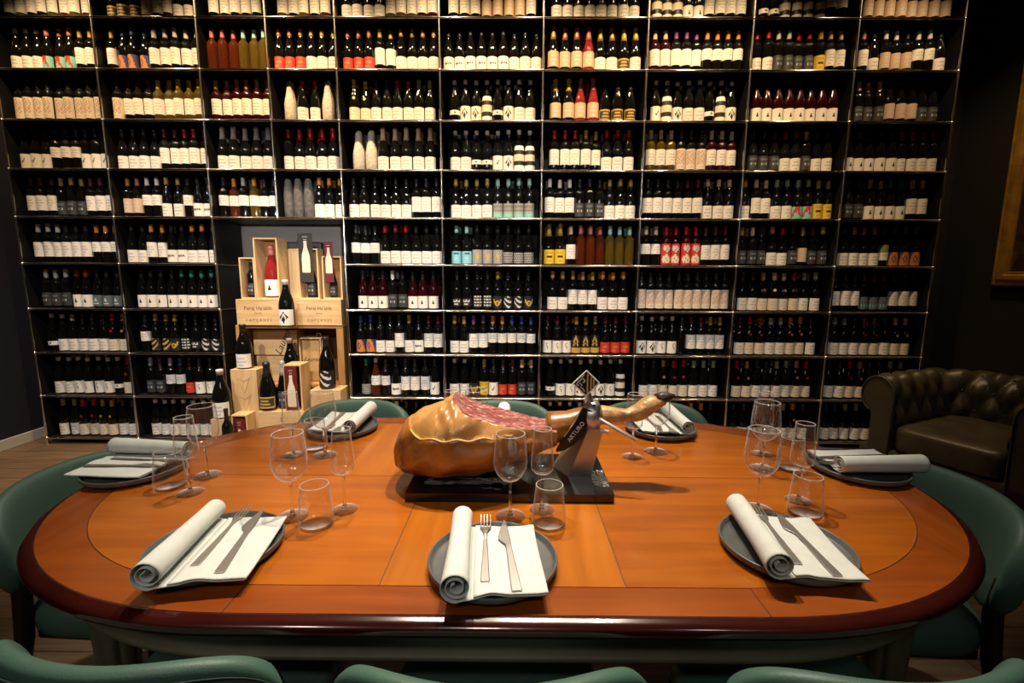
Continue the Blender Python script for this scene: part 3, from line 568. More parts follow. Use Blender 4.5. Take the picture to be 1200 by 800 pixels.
crate('wooden_crate', 'branded pine crate lying at right on the shelf unit under two card-fronted boxes', 2.08, 2.432, .05, .3, ZT, ZT + .205, [(a, s * .92, z, h) for a, s, z, h in LN])
crate('wooden_crate', 'plain pine crate wedged behind the emblem-labelled magnum between the branded crates', 1.956, 2.074, .12, .3, ZT, ZT + .205)
ZU = ZT + .2056
open_box('small open pine box holding a dark bottle, leftmost on the upper crates', 1.635, 1.755, .07, .2, ZU, ZU + .325)
big_bottle('small dark bottle inside the leftmost open pine box on the crates', 1.695, .13, ZU + .0115, .93, 'b', 'd', 'K', 'k')
open_box('tall open pine box holding a large pink rose bottle', 1.768, 1.955, .05, .22, ZU, ZU + .475)
big_bottle('large pink rose magnum with white label in tall open box', 1.8615, .135, ZU + .0115, 1.35, 'g', 'q', 'P', 'l', slim=1.12)
crate('wooden_crate', 'upright pine crate at the back between the tall rose box and the dark card', 1.965, 2.085, .2, .31, ZU, ZU + .4, m=M_PINEZ)
bt = MB().bx(-.14, .14, -.045, .045, 0, .055).build('black_tray', M_DARKCARD, None, (2.09, .255, ZU + .4006), bevel=.006)
tag(bt, 'flat black box lying on top of the upright crate behind', 'box')
q, w, d, h = open_box('open pine box with a charcoal bottle-print card slid across its front', 2.09, 2.25, .09, .2, ZU, ZU + .398)
card(q, -.01, -.062, .135, .112, .38, M_DARKCARD, .245, .075)
big_bottle('dark bottle half hidden under the charcoal card in its box', 2.17, .15, ZU + .0115, .95, 'g', 'd', 'K', 'k')
q, w, d, h = open_box('open pine box with a maroon bottle-print card, right end of the crates', 2.275, 2.43, .1, .24, ZU, ZU + .34)
card(q, -.018, -.075, .135, .068, .315, M_MAROON, .2, .07)
big_bottle('dark bottle under the maroon card in the right-end box', 2.335, .17, ZU + .0115, .78, 'g', 'd', 'K', 'k')
big_bottle('magnum with diamond-emblem label standing before the gap between branded crates', 2.035, -.02, ZT - .0001, 1.2, 'g', 'd', 'w', 't', slim=1.22)
# inside the shelf unit
crate('wooden_crate', 'plain pine crate lying low inside the shelf unit under the handwritten one', 1.665, 2.0, .17, .3, .495, .717)
o = crate('wooden_crate', 'pine crate with black handwriting, upper one inside the shelf unit', 1.655, 2.015, .16, .3, .718, .925)
text('handwriting', 'Laurel', .085, mat('black_ink', (.02, .018, .016), .7), o, (.06, -.0706, .1), (PI / 2, -1.1, 0), depth=.0004, shear=.35)
q, w, d, h = open_box('pine box with slatted lid and handwritten name inside the shelf unit', 2.055, 2.235, .1, .26, .495, .87)
s = MB().bx(-w / 2 + .02, w / 2 - .02, -d / 2 + .012, -d / 2 + .018, .02, h - .02).build('sliding_lid', wood('lid_pine', (.5, .3, .12), (.64, .42, .2), 'Z', 1.0), q)
text('handwriting', 'Laurel', .05, MATS['black_ink'], s, (0, -d / 2 + .0117, h * .52), (PI / 2, 0, 0), depth=.0003, shear=.4)
MB().tube([(.02, 0, h), (.035, -.01, h + .03), (.07, -.03, h + .028), (.088, -.05, h - .02), (.092, -.07, h - .1)], .004, 8).build('rope_handle', mat('pale_rope', (.6, .55, .45), .9), q)
big_bottle('dark magnum with white neck band standing inside the shelf unit', 1.985, .095, .495, 1.24, 'g', 'd', 'w', '-', slim=1.2)
# the group on the floor in front
crate('wooden_crate', 'low pine crate under the two dark champagne bottles', 1.812, 2.17, -.13, .04, 0.0, .32, [('X', .045, .8, .2)])
big_bottle('dark champagne bottle with gold-framed label on low crate, in front', 1.868, -.066, .3205, 1.2, 'c', 'd', 'K', 'g', slim=1.2)
big_bottle('dark bottle with silver foil on low crate, behind the champagne bottle', 1.966, -.012, .3205, 1.2, 'c', 'd', 's', 'k', slim=.85)
q, w, d, h = open_box('upright pine box with maroon bottle-print card on the low crate', 2.03, 2.165, -.125, .03, .3205, .69)
card(q, -.012, -.0825, .02, .095, .335, M_MAROON, .25, .02)
crate('wooden_crate', 'square pine crate under the white-waved magnum beside the right chair', 2.225, 2.46, -.12, .05, 0.0, .492, m=M_PINEZ)
big_bottle('black magnum with white wave stripes on square crate at right', 2.335, -.045, .4925, 1.34, 'g', 'd', 'K', 'z', slim=1.14)
o = crate('wooden_crate', 'tall pine crate with carved vine under a white-labelled magnum at left', 1.605, 1.806, -.1, .05, 0.0, .645, m=M_PINEZ)
b = MB()
for k in range(3):
    z = .2 + .14 * k
    b.tube([(-.05, -.0765, z + .1), (-.015, -.0765, z + .02), (0, -.0765, z - .02), (.03, -.0765, z + .06), (.05, -.0765, z + .11)], .0012, 6)
    b.tube([(-.045, -.0765, z + .1), (0, -.0765, z + .075), (.045, -.0765, z + .1)], .001, 6)
b.build('carving', mat('carved_wood', (.5, .32, .14), .7), o)
big_bottle('magnum with plain white label on tall carved crate', 1.685, -.03, .6455, 1.15, 'g', 'd', 'K', 'w', slim=1.28)
crate('wooden_crate', 'small pine crate under the large magnum at the niche\'s left front', 1.53, 1.645, -.265, -.135, 0.0, .298)
big_bottle('large white-labelled magnum left of the tall carved crate', 1.588, -.2, .2985, 1.23, 'g', 'd', 'w', 'w', slim=1.28)
q, w, d, h = open_box('short pine box with maroon card front at the niche\'s left foot', 1.655, 1.775, -.215, -.103, 0.0, .318)
card(q, -.0, -.062, .02, .085, .27, M_MAROON, .18, .01)
big_bottle('dark slim bottle standing at the foot of the small maroon-front box', 1.665, -.285, 0.0, 1.3, 'b', 'd', 'K', '-', slim=.75)

# ------------------------------------------------------------------ the table
TX, TY, TZ = 3.77, -2.24, 0.76
HX, EA, EB = 0.5, 0.735, 0.605      # half straight part, end semi-axes
def oval(off=0.0, n=40, ea=None, eb=None):
    a, bb = (ea or EA) + off, (eb or EB) + off; P = []
    for k in range(n + 1):
        q = -PI / 2 + PI * k / n; P.append((HX + a * math.copysign(abs(math.cos(q)) ** .96, math.cos(q)), bb * math.copysign(abs(math.sin(q)) ** .96, math.sin(q))))
    for k in range(n + 1):
        q = PI / 2 + PI * k / n; P.append((-HX + a * math.copysign(abs(math.cos(q)) ** .96, math.cos(q)), bb * math.copysign(abs(math.sin(q)) ** .96, math.sin(q))))
    return P
M_TOP = [wood('cherry_top_%s' % nm, c1, c2, ax, .8, .22, .2) for nm, c1, c2, ax in (
    ('a', (.34, .082, .005), (.45, .125, .008), 'X'), ('b', (.37, .098, .007), (.48, .145, .011), 'Y'), ('c', (.31, .074, .005), (.41, .112, .008), 'X'),
    ('band', (.235, .048, .006), (.31, .072, .009), 'X'), ('bandend', (.22, .044, .006), (.3, .07, .009), 'Y'))]
M_GROOVE = mat('dark_joint', (.06, .018, .006), .5)
M_MAHOG = mat('mahogany_edge', (.034, .005, .0035), .18, coat=.7, var=(4, .35))
M_APRON = mat('olive_grey_paint', (.09, .078, .046), .5, bump=(40, .1), var=(8, .15))
table = thing('dining_table', 'large oval cherrywood dining table with dark red moulded edge', 'table', (TX, TY, 0))
top = MB().prism(oval(-.012), TZ - .03, TZ - .0015).build('tabletop', M_GROOVE, table)
def clip(poly, f):
    out = []
    for i in range(len(poly)):
        a, b2 = poly[i], poly[(i + 1) % len(poly)]; fa, fb = f(a), f(b2)
        if fa >= 0: out.append(a)
        if (fa >= 0) != (fb >= 0): k = fa / (fa - fb); out.append((a[0] + (b2[0] - a[0]) * k, a[1] + (b2[1] - a[1]) * k))
    return out
OUT = oval(-.02); IN = oval(0, 40,   .62, .508)
G = .0011
def panel(name, poly, m):
    if len(poly) > 2: MB().prism(poly, TZ - .0014, TZ).build(name, m, top)
for sx in (-1, 1):      # border bands of the rounded ends, in four mitred pieces each
    e = [p for p in OUT if p[0] * sx >= HX - 1e-6]; n_ = [p for p in IN if p[0] * sx >= HX - 1e-6]
    m = len(e); cuts = [0, m // 4, m // 2, 3 * m // 4, m - 1]
    for k in range(4):
        a, c = cuts[k], cuts[k + 1]
        panel('border_panel', [(x + sx * G, y) for x, y in e[a:c + 1]] + [(x + sx * G, y) for x, y in n_[a:c + 1][::-1]], M_TOP[4 if k in (1, 2) else 3])
    half = [(x - sx * G * 1.2, y * .9975) for x, y in n_]
    panel('end_panel', clip(half, lambda p: p[1] - G), M_TOP[0 if sx > 0 else 2]); panel('end_panel', clip(half, lambda p: -p[1] - G), M_TOP[2 if sx > 0 else 0])
yb, yi = .585, .508
for s in (-1, 1):
    panel('border_panel', [(-HX + G, s * (yi + G)), (HX - G, s * (yi + G)), (HX - G, s * yb), (-HX + G, s * yb)][::s], M_TOP[3])
    xs = [-HX, -.235, .255, HX]
    for k in range(3):
        a, c = xs[k] + G, xs[k + 1] - G
        panel('leaf_panel', [(a, s * G), (c, s * G), (c, s * (yi - G)), (a, s * (yi - G))][::s], M_TOP[(0, 1, 2)[(k + (s > 0)) % 3]])
rings = []
for off, z in [(-.022, TZ - .0012), (-.017, TZ + .0002), (-.012, TZ - .001), (-.008, TZ - .002), (-.002, TZ - .003), (.006, TZ - .009), (.009, TZ - .017), (.006, TZ - .026), (-.002, TZ - .031), (-.008, TZ - .033), (-.01, TZ - .037), (-.02, TZ - .04), (-.05, TZ - .04)]:
    rings.append([(x, y, z) for x, y in oval(off, 60)])
MB().grid(rings, closev=True).build('edge_moulding', M_MAHOG, table, merge=True)
rings = [[(x, y, z) for x, y in oval(o, 50)] for o, z in [(-.07, TZ - .04), (-.07, TZ - .125), (-.064, TZ - .128), (-.062, TZ - .134), (-.066, TZ - .14), (-.09, TZ - .14), (-.09, TZ - .04)]]
MB().grid(rings, closev=True).build('apron', M_APRON, table, merge=True)
for lx in (-.96, .96):
    for ly in (-.31, .31):
        b = MB(); P = []; nn = 64
        for z, r, fl in [(TZ - .04, .05, 0), (TZ - .14, .05, 0), (TZ - .142, .056, 0), (TZ - .155, .058, 0), (TZ - .16, .05, 0), (TZ - .175, .048, 0), (TZ - .19, .052, 1), (.4, .044, 1), (.1, .03, 1), (.08, .03, 0), (.07, .036, 0), (.04, .036, 0), (.0, .024, 0)]:
            P.append([((r - fl * .007 * max(0, math.cos(8 * 2 * PI * k / nn))) * math.cos(2 * PI * k / nn), (r - fl * .007 * max(0, math.cos(8 * 2 * PI * k / nn))) * math.sin(2 * PI * k / nn), z) for k in range(nn)])
        b.grid(P, closev=True); b.add(P[-1], [tuple(range(nn))])
        b.build('leg', M_APRON, table, (lx, ly, 0))

# ------------------------------------------------------------------ chairs
def chair_proto():
    t = thing('dining_chair', 'x', 'chair', group='green dining chairs around the table')
    R, A = .40, math.radians(41); yb_ = -.25
    def bp(s, off): q = s * A; return ((R + off) * math.sin(q), yb_ + R - (R + off) * math.cos(q))
    ns, P = 40, []
    for i in range(ns + 1):
        s = -1 + 2 * i / ns; s = math.sin(s * PI / 2) if abs(s) > .5 else s * math.sin(PI / 4) / .5
        hh = max(.14 * (1 - abs(s) ** 4.5) ** (1 / 2.6), .004); zc = .64 - .012 * s * s; th = .026 * min(1, (hh / .05) ** .5)
        row = []
        for k in range(28):     # rounded-rectangle section
            a = 2 * PI * k / 28; ca, sa = math.cos(a), math.sin(a)
            u = th * math.copysign(abs(ca) ** .8, ca); v = hh * math.copysign(abs(sa) ** .45, sa)
            x, y = bp(s, u); row.append((x, y - .06 * max(0, (zc + v - .5)) / .3 + .03, zc + v))
        P.append(row)
    b = MB().grid(P, closev=True); b.add(P[0], [tuple(range(28))]); b.add(P[-1], [tuple(range(28))])
    back = b.build('backrest', M_TEAL, t, merge=True)
    for lift in (.016,):
        pts = []
        for i in range(61):
            s = -.93 + 1.86 * i / 60; hh = .14 * (1 - abs(s) ** 4.5) ** (1 / 2.6); zc = .64 - .012 * s * s; z = zc + hh - lift - .012 * abs(s) ** 8
            x, y = bp(s, .0245); pts.append((x, y - .06 * (z - .5) / .3 + .03, z))
        MB().tube(pts, .0016, 6).build('seam', M_SEAM, back)
    P = []; n = 40      # seat cushion: rounded squarish pad
    for z, k in [(.385, .80), (.388, .93), (.4, .985), (.43, 1.0), (.455, .985), (.468, .94), (.473, .8), (.475, .4), (.475, .02)]:
        P.append([(.235 * k * math.copysign(abs(math.cos(q)) ** .62, math.cos(q)), .015 + .235 * k * math.copysign(abs(math.sin(q)) ** .62, math.sin(q)), z) for q in [2 * PI * j / n for j in range(n)]])
    b = MB().grid(P, closev=True); b.add(P[0], [tuple(range(n))]); b.build('seat', M_TEAL, t)
    fr = MB(); fr.bx(-.19, .19, -.17, .19, .355, .385); fr.build('seat_frame', M_BLACKWOOD, t, bevel=.006)
    for sx in (-1, 1):
        MB().tube([(sx * .205, .2, 0), (sx * .19, .175, .36), (sx * .185, .17, .385)], [.012, .018, .018], 12).build('leg', M_BLACKWOOD, t)
        MB().tube([(sx * .235, -.235, 0), (sx * .215, -.175, .38), (sx * .225, -.15, .52), (sx * .232, -.152, .62)], [.012, .021, .021, .014], 12).build('leg', M_BLACKWOOD, t)
    return t
ch0 = chair_proto()
CH = [((3.15, -2.695), -.07, 'green leather chair cropped at the near left, its back towards us'), ((3.765, -2.725), 0.0, 'green leather chair cropped at the near middle before the centre plate'),
      ((4.415, -2.712), .05, 'green leather chair cropped at the near right, its back towards us'), ((2.645, -2.245), -PI / 2 - .05, 'green leather chair at the rounded left end of the table'),
      ((4.885, -2.28), PI / 2 - .03, 'green leather chair at the rounded right end before the armchair'), ((3.06, -1.70), PI, 'green leather chair behind the far left plate beside the wooden crates'),
      ((3.735, -1.70), PI, 'green leather chair hidden mostly behind the ham'), ((4.44, -1.70), PI, 'green leather chair behind the far right plate and ham hoof')]
for k, ((x, y), rz, lab) in enumerate(CH):
    o = ch0 if k == 0 else copy_tree(ch0)
    o.location = (x, y, 0); o.rotation_euler = (0, 0, rz); o['label'] = lab

# ------------------------------------------------------------------ place settings
def plate_proto():
    b = MB().lathe([(0, 0), (.085, 0), (.09, .002), (.128, .006), (.1355, .012), (.137, .022), (.1355, .0245), (.1325, .023), (.1305, .014), (.124, .0105), (0, .0095)], 64)
    return tag(b.build('dinner_plate', M_PLATE), 'x', 'plate', 'grey dinner plates')
def napkin_proto(seed):
    rn = random.Random(seed); sec = []
    cx, cz = -.068, .0285
    for k in range(46):
        q = k / 45; a = -PI / 2 - 2 * PI * 2.45 * (1 - q); r = .007 + (.0275 - .007) * q
        sec.append((cx + r * math.cos(a), cz + r * math.sin(a)))
    for k in range(1, 15): sec.append((cx + (.096 - cx) * k / 14, .001))
    sec += [(.0985, .002), (.0985, .004), (.096, .0052)]
    for k in range(1, 15): sec.append((.096 - .134 * k / 14, .0055))
    P = []; ny = 34
    for j in range(ny + 1):
        q = j / ny; y = -.145 + .258 * q; row = []
        for i, (x, z) in enumerate(sec):
            flat = max(0, min(1, (x - cx) / .06)) if i >= 45 else 0
            yy = y * (1 - .1 * flat) - .004 * flat; xx = x + .006 * math.sin(3 * q + seed) * flat * .5
            w = .0012 * math.sin(9 * q + x * 40 + seed) * flat + .0035 * flat * (abs(2 * q - 1) ** 6) * (math.sin(x * 55 + seed))
            if i < 46: xx = cx + (x - cx) * (1 + .05 * math.sin(5 * q + seed)) * (1.06 - .12 * q); z = cz + (z - cz) * (1 + .03 * math.sin(4 * q + seed)) * (1.05 - .1 * q)
            row.append((xx, yy, z + max(0, w)))
        P.append(row)
    o = MB().grid(P).build('linen_napkin', M_LINEN, fix=False)
    q = o.modifiers.new('cloth', 'SOLIDIFY'); q.thickness = .0014; q.offset = 0
    return tag(o, 'x', 'napkin', 'white rolled linen napkins')
def cut_mesh(sec, name):
    """flat piece from (y, xleft, xright, z) stations, 1.8 mm thick with rounded edges."""
    P = []
    for y, a, c, z in sec:
        e = min(.0012, (c - a) * .25); P.append([(a, y, z + .0009), (a + e, y, z), (c - e, y, z), (c, y, z + .0009), (c - e, y, z + .0018), (a + e, y, z + .0018)])
    b = MB().grid(P, closev=True, smooth=False); b.add(P[0], [tuple(range(6))]); b.add(P[-1], [tuple(range(6))])
    return b
def fork_proto():
    t = thing('fork', 'x', 'fork', group='steel forks')
    cut_mesh([(-.105, -.0075, .0075, 0), (-.1, -.008, .008, 0), (.02, -.0038, .0038, .001), (.038, -.0034, .0034, .0025), (.05, -.006, .006, .002), (.058, -.0105, .0105, .0008), (.066, -.0118, .0118, 0)], 'h').build('handle', M_CUTLERY, t)
    b = MB()
    for k in range(4):
        x = -.0101 + k * .00675
        bb = cut_mesh([(.064, x - .0017, x + .0017, 0), (.085, x - .0015, x + .0015, .0008), (.1, x - .0012, x + .0012, .003), (.108, x - .0006, x + .0006, .005)], 't'); b.add(bb.v, bb.f)
    b.build('tines', M_CUTLERY, t)
    return t
def knife_proto():
    t = thing('knife', 'x', 'knife', group='steel table knives')
    cut_mesh([(-.12, -.0088, .0088, 0), (-.115, -.0092, .0092, 0), (-.03, -.0065, .0065, .001), (0, -.0055, .006, .0015), (.012, -.006, .006, .0015)], 'h').build('handle', M_CUTLERY, t)
    cut_mesh([(.0115, -.0062, .006, .0016), (.02, -.012, .0062, .0014), (.03, -.0175, .0064, .0012), (.034, -.018, .0065, .0012), (.06, -.0125, .0062, .001), (.085, -.0055, .0052, .001), (.1, -.001, .0028, .001)], 'b').build('blade', M_CUTLERY, t)
    return t
pl0, fk0, kn0 = plate_proto(), fork_proto(), knife_proto()
nk = [napkin_proto(s) for s in (1, 2, 3)]
SET = [('near left', 'at the near left of the table', (3.142, -2.638), .12), ('near middle', 'at the near middle before the ham', (3.758, -2.68), .055), ('near right', 'at the near right of the table', (4.41, -2.622), -.14),
       ('left', 'at the rounded left end', (2.63, -2.225), -PI / 2 - .08), ('right', 'at the rounded right end', (4.895, -2.18), PI / 2 + .03), ('far left', 'at the far left before the crates', (3.12, -1.82), PI),
       ('far middle', 'at the far side behind the ham', (3.69, -1.82), PI), ('far right', 'at the far right behind the hoof', (4.385, -1.81), PI)]
for k, (nm, where, (x, y), a) in enumerate(SET):
    o = pl0 if k == 0 else copy_tree(pl0); o.location = (x, y, TZ); o.rotation_euler = (0, 0, a); o['label'] = 'dark grey stoneware plate ' + where
    s = nk[k % 3]; o = s if k < 3 else copy_tree(s); nx_ = .026 if k == 0 else 0.0; o.location = (x + nx_, y - .012 * (k == 0), TZ + .0256); o.rotation_euler = (0, 0, a); o['label'] = 'white linen napkin, one side rolled, on the plate ' + where
    if k == 6: continue
    ca, sa = math.cos(a), math.sin(a)
    for pr, nm_, lx, ly, ra in ((fk0, 'steel fork with four tines', -.016, .018, .0), (kn0, 'steel knife with spear-shaped blade', .034, .006, .07)):
        o = pr if k == 0 else copy_tree(pr); o.location = (x + nx_ + lx * ca - ly * sa, y + lx * sa + ly * ca, TZ + .0256 + .0075); o.scale = (1.1, 1.12, 1.1); o.rotation_euler = (0, 0, a + ra); o['label'] = nm_ + ' on the napkin ' + where

# ------------------------------------------------------------------ glasses
def shell(prof, th=.0011):
    inner = [(max(r - th, 0), z + (th if i == 0 else 0)) for i, (r, z) in enumerate(prof)]
    return prof + [((prof[-1][0] - th / 2), prof[-1][1] + th * .5)] + inner[::-1]
def stem_glass(name, cat, bowl, hstem, rfoot, grp):
    t = thing(name, 'x', cat, group=grp)
    MB().lathe(shell([(r, z + hstem) for r, z in bowl]), 48).build('bowl', M_GLASS, t, fix=False)
    rr, rz = bowl[-1]; rb = MB(); rb.grid([[(  (rr - .0006 + .001 * math.cos(q)) * math.cos(2 * PI * k / 48), (rr - .0006 + .001 * math.cos(q)) * math.sin(2 * PI * k / 48), hstem + rz + .0006 + .001 * math.sin(q)) for q in [2 * PI * j / 8 for j in range(8)]] for k in range(48)], closeu=True, closev=True); rb.build('rim', M_RIM, t)
    MB().lathe([(0, .004), (.009, .0045), (.0055, .009), (.0036, .02), (.0033, hstem * .6), (.0042, hstem - .008), (.007, hstem + .0005), (0, hstem + .0008)], 20).build('stem', M_SOLIDGLASS, t)
    MB().lathe([(0, 0), (rfoot - .001, 0), (rfoot, .0008), (rfoot - .001, .0016), (rfoot * .6, .0025), (.01, .0042), (0, .0046)], 48).build('foot', M_GLASS, t)
    return t
M_RIM = mat('glint_rim_glass', (.85, .82, .8), .2, 0, .8, trans=.45)  # pale colour in the rim stands in for the light it catches
M_SOLIDGLASS = mat('solid_stem_glass', (1, 1, 1), .0, 0, .5, trans=1.0)
M_SOLIDGLASS.node_tree.nodes['Principled BSDF'].inputs['IOR'].default_value = 1.45
wg0 = stem_glass('wine_glass', 'wine glass', [(0, 0), (.012, .002), (.024, .009), (.034, .021), (.0405, .036), (.0425, .05), (.042, .068), (.0395, .095), (.0365, .125)], .095, .039, 'wine glasses')
fl0 = stem_glass('flute_glass', 'glass', [(0, 0), (.012, .001), (.022, .005), (.028, .012), (.0298, .022), (.0295, .035), (.0275, .06), (.025, .09), (.023, .12)], .1, .034, 'slim tapered stem glasses')
tu0 = MB().lathe([(0, 0), (.038, 0), (.0415, .003), (.042, .008), (.0405, .03), (.0365, .075), (.0335, .105), (.0325, .1055), (.032, .105), (.0352, .075), (.039, .03), (.0398, .011), (.037, .008), (0, .0075)], 48).build('water_tumbler', M_GLASS)
tag(tu0, 'x', 'glass', 'water tumblers')
rb = MB().grid([[((.0325 + .0009 * math.cos(q)) * math.cos(2 * PI * k / 48), (.0325 + .0009 * math.cos(q)) * math.sin(2 * PI * k / 48), .1055 + .0009 * math.sin(q)) for q in [2 * PI * j / 8 for j in range(8)]] for k in range(48)], closeu=True, closev=True).build('rim', M_RIM, tu0)
GL = [('beside the left-end plate', (2.862, -2.248), (2.888, -2.36), (2.805, -2.324)), ('behind the near left plate', (3.238, -2.486), (3.358, -2.45), (3.316, -2.526)),
      ('between the near middle plate and the ham', (3.793, -2.478), (3.876, -2.4415), (3.889, -2.517)), ('behind the near right plate', (4.449, -2.434), (4.588, -2.382), (4.56, -2.455)),
      ('left of the right-end plate', (4.601, -2.169), (4.664, -2.045), (4.692, -2.167)), ('before the far left plate', (3.155, -2.079), (3.047, -2.081), (3.097, -2.02)),
      ('behind the ham\'s thick end', (3.67, -2.035), (3.588, -2.05), None), ('before the far right plate under the hoof', (4.301, -2.028), (4.207, -2.076), None)]
for k, (where, *pts) in enumerate(GL):
    for pr, p, nm in zip((wg0, fl0, tu0), pts, ('round-bowled wine glass ', 'slim tapered stem glass ', 'clear water tumbler, wider at its base, ')):
        if p is None: continue
        o = pr if k == 0 else copy_tree(pr); o.location = (*p, TZ); o.rotation_euler = (0, 0, k * .7); o['label'] = nm + where

# ------------------------------------------------------------------ ham and its stand
HY = -2.25
M_RIND = mat('cured_ham_rind', (.30, .105, .014), .32, coat=.25, var=(14, .45), bump=(30, .25))
M_FAT = mat('trimmed_ham_fat', (.5, .235, .065), .3, coat=.3, var=(10, .28), bump=(25, .2))
def meat_material():
    m = bpy.data.materials.new('marbled_ham_meat'); m.use_nodes = True
    nt = m.node_tree; b = nt.nodes['Principled BSDF']; tc = nt.nodes.new('ShaderNodeTexCoord'); mp = nt.nodes.new('ShaderNodeMapping'); mp.inputs['Scale'].default_value = (.45, 1.5, 1)
    nt.links.new(tc.outputs['Object'], mp.inputs['Vector'])
    n = nt.nodes.new('ShaderNodeTexNoise'); n.inputs['Scale'].default_value = 62; n.inputs['Detail'].default_value = 5; n.inputs['Distortion'].default_value = 1.2; nt.links.new(mp.outputs['Vector'], n.inputs['Vector'])
    r = nt.nodes.new('ShaderNodeValToRGB'); e = r.color_ramp.elements
    e[0].position = .36; e[0].color = (.15, .022, .02, 1); e[1].position = .68; e[1].color = (.62, .4, .34, 1); q = e.new(.52); q.color = (.33, .085, .075, 1)
    nt.links.new(n.outputs['Fac'], r.inputs['Fac']); nt.links.new(r.outputs['Color'], b.inputs['Base Color'])
    b.inputs['Roughness'].default_value = .28; b.inputs['Coat Weight'].default_value = .4
    bp = nt.nodes.new('ShaderNodeBump'); bp.inputs['Strength'].default_value = .3; bp.inputs['Distance'].default_value = .003
    nt.links.new(n.outputs['Fac'], bp.inputs['Height']); nt.links.new(bp.outputs['Normal'], b.inputs['Normal'])
    return m
M_MEAT = meat_material()
ham = thing('cured_ham', 'whole cured ham leg, carved open on top, clamped in its stand', 'ham', (3.85, HY, 0))
def interp(T, x, c):
    if x <= T[0][0]: return T[0][c]
    for a, b2 in zip(T, T[1:]):
        if a[0] <= x <= b2[0]:
            k = (x - a[0]) / (b2[0] - a[0]); k = k * k * (3 - 2 * k) * .5 + k * .5; return a[c] + (b2[c] - a[c]) * k
    return T[-1][c]
# x, top z, bottom z, half depth
HB = [(3.447, .852, .838, .012), (3.451, .88, .815, .045), (3.46, .905, .803, .07), (3.485, .945, .793, .1), (3.53, .972, .788, .128), (3.58, .992, .787, .145), (3.63, 1.018, .788, .152), (3.68, 1.02, .792, .15), (3.74, 1.01, .803, .14),
      (3.80, .995, .822, .12), (3.86, .98, .848, .095), (3.9, .972, .866, .078), (3.93, .97, .877, .07)]
CUTZ = [(3.6, 1.03), (3.635, 1.004), (3.66, .984), (3.7, .967), (3.8, .945), (3.88, .932), (3.95, .92)]
EDGE = [(3.44, 1.1), (3.475, .985), (3.49, .955), (3.512, .937), (3.55, .929), (3.62, .931), (3.7, .934), (3.78, .935), (3.83, .918), (3.93, .9)]
NS, NA = 230, 190
xs = [3.447 + (3.925 - 3.447) * (k / NS) ** 1.35 for k in range(NS + 1)]
P = []; kind = []
rn = random.Random(5)
for x in xs:
    zt, zb, ry = (interp(HB, x, c) for c in (1, 2, 3)); zc, rz = (zt + zb) / 2, (zt - zb) / 2; row = []; kr = []
    for k in range(NA):
        a = 2 * PI * k / NA; ca, sa = math.cos(a), math.sin(a)
        y = ry * math.copysign(abs(ca) ** .85, ca); z = zc + rz * math.copysign(abs(sa) ** .85, sa)
        lump = .003 * math.sin(x * 60 + a * 3) + .002 * math.sin(a * 7 + x * 35)
        y += lump * ca; z += lump * sa * (1 if sa > 0 else .2)
        e = interp(EDGE, x, 1) + .003 * math.sin(x * 90) + .0015 * math.sin(x * 260); ed = 1 / (1 + math.exp((z - e) / .0022))
        y += ca * .0065 * ed; z += sa * .004 * ed * (1 if sa > -.5 else 0)
        cz = interp(CUTZ, x, 1) - .1 * y
        kk = 'r' if z < e else 'f'
        if z > cz and x > 3.6:
            z = cz + .0012 * math.sin(x * 220 + y * 130) + .0008 * math.sin(y * 400); kk = 'm'
        if 3.585 < x < 3.64 and sa > .2 and kk != 'm': z += .006 * math.sin(x * 190 + 1) * math.sin(a * 9) * sa   # ragged bone end
        row.append((x - 3.85, y, z)); kr.append(kk)
    P.append(row); kind.append(kr)
def patch(test, name, m):
    b = MB(); b.grid(P, closev=True); keep = []
    for idx, f in enumerate(b.f):
        i, j = divmod(idx, NA); ks = [kind[i][j], kind[i + 1][j], kind[i][(j + 1) % NA], kind[i + 1][(j + 1) % NA]]
        k = 'm' if ks.count('m') >= 3 else ('r' if ks.count('r') >= 2 else 'f')
        if test(k): keep.append(f)
    used = sorted({i for f in keep for i in f}); mp = {v: n for n, v in enumerate(used)}
    c = MB(); c.add([b.v[i] for i in used], [tuple(mp[i] for i in f) for f in keep], 0, True)
    if 'r' == k or name == 'rind': c.add(P[0], [tuple(range(NA))], 0, True)
    return c.build(name, m, ham)
patch(lambda k: k == 'r', 'rind', M_RIND); patch(lambda k: k == 'f', 'trimmed_fat', M_FAT); patch(lambda k: k == 'm', 'carved_face', M_MEAT)
edge = []
for x in [3.476 + (3.792 - 3.476) * k / 60 for k in range(61)]:
    zt, zb, ry = (interp(HB, x, c) for c in (1, 2, 3)); zc, rz = (zt + zb) / 2, (zt - zb) / 2; e = interp(EDGE, x, 1) + .003 * math.sin(x * 90)
    if e > zt - .012: continue
    sa = max(-.999, min(.999, math.copysign(abs((e - zc) / rz) ** (1 / .85), e - zc))); ca = -math.sqrt(1 - sa * sa); edge.append((x - 3.85, ry * math.copysign(abs(ca) ** .85, ca) - .0035, e))
edge.append((-.05, edge[-1][1] + .01, edge[-1][2] + .004))
MB().tube(edge, [.0012] + [.003] * (len(edge) - 2) + [.0008], 8).build('rind_edge', mat('pale_rind_edge', (.62, .38, .1), .35), ham)
def lofted(name, secs, m, parent, n=28, bumpy=0.0):
    P = []
    for q, (x, zt, zb, ry) in enumerate(secs):
        zc, rz = (zt + zb) / 2, (zt - zb) / 2
        P.append([(x - 3.85, ry * math.cos(2 * PI * k / n) * (1 + bumpy * math.sin(5 * k + q)), zc + rz * math.sin(2 * PI * k / n) * (1 + bumpy * math.sin(3 * k + 2 * q))) for k in range(n)])
    b = MB().grid(P, closev=True); b.add(P[0], [tuple(range(n))]); b.add(P[-1], [tuple(range(n))])
    return b.build(name, m, parent, merge=True)
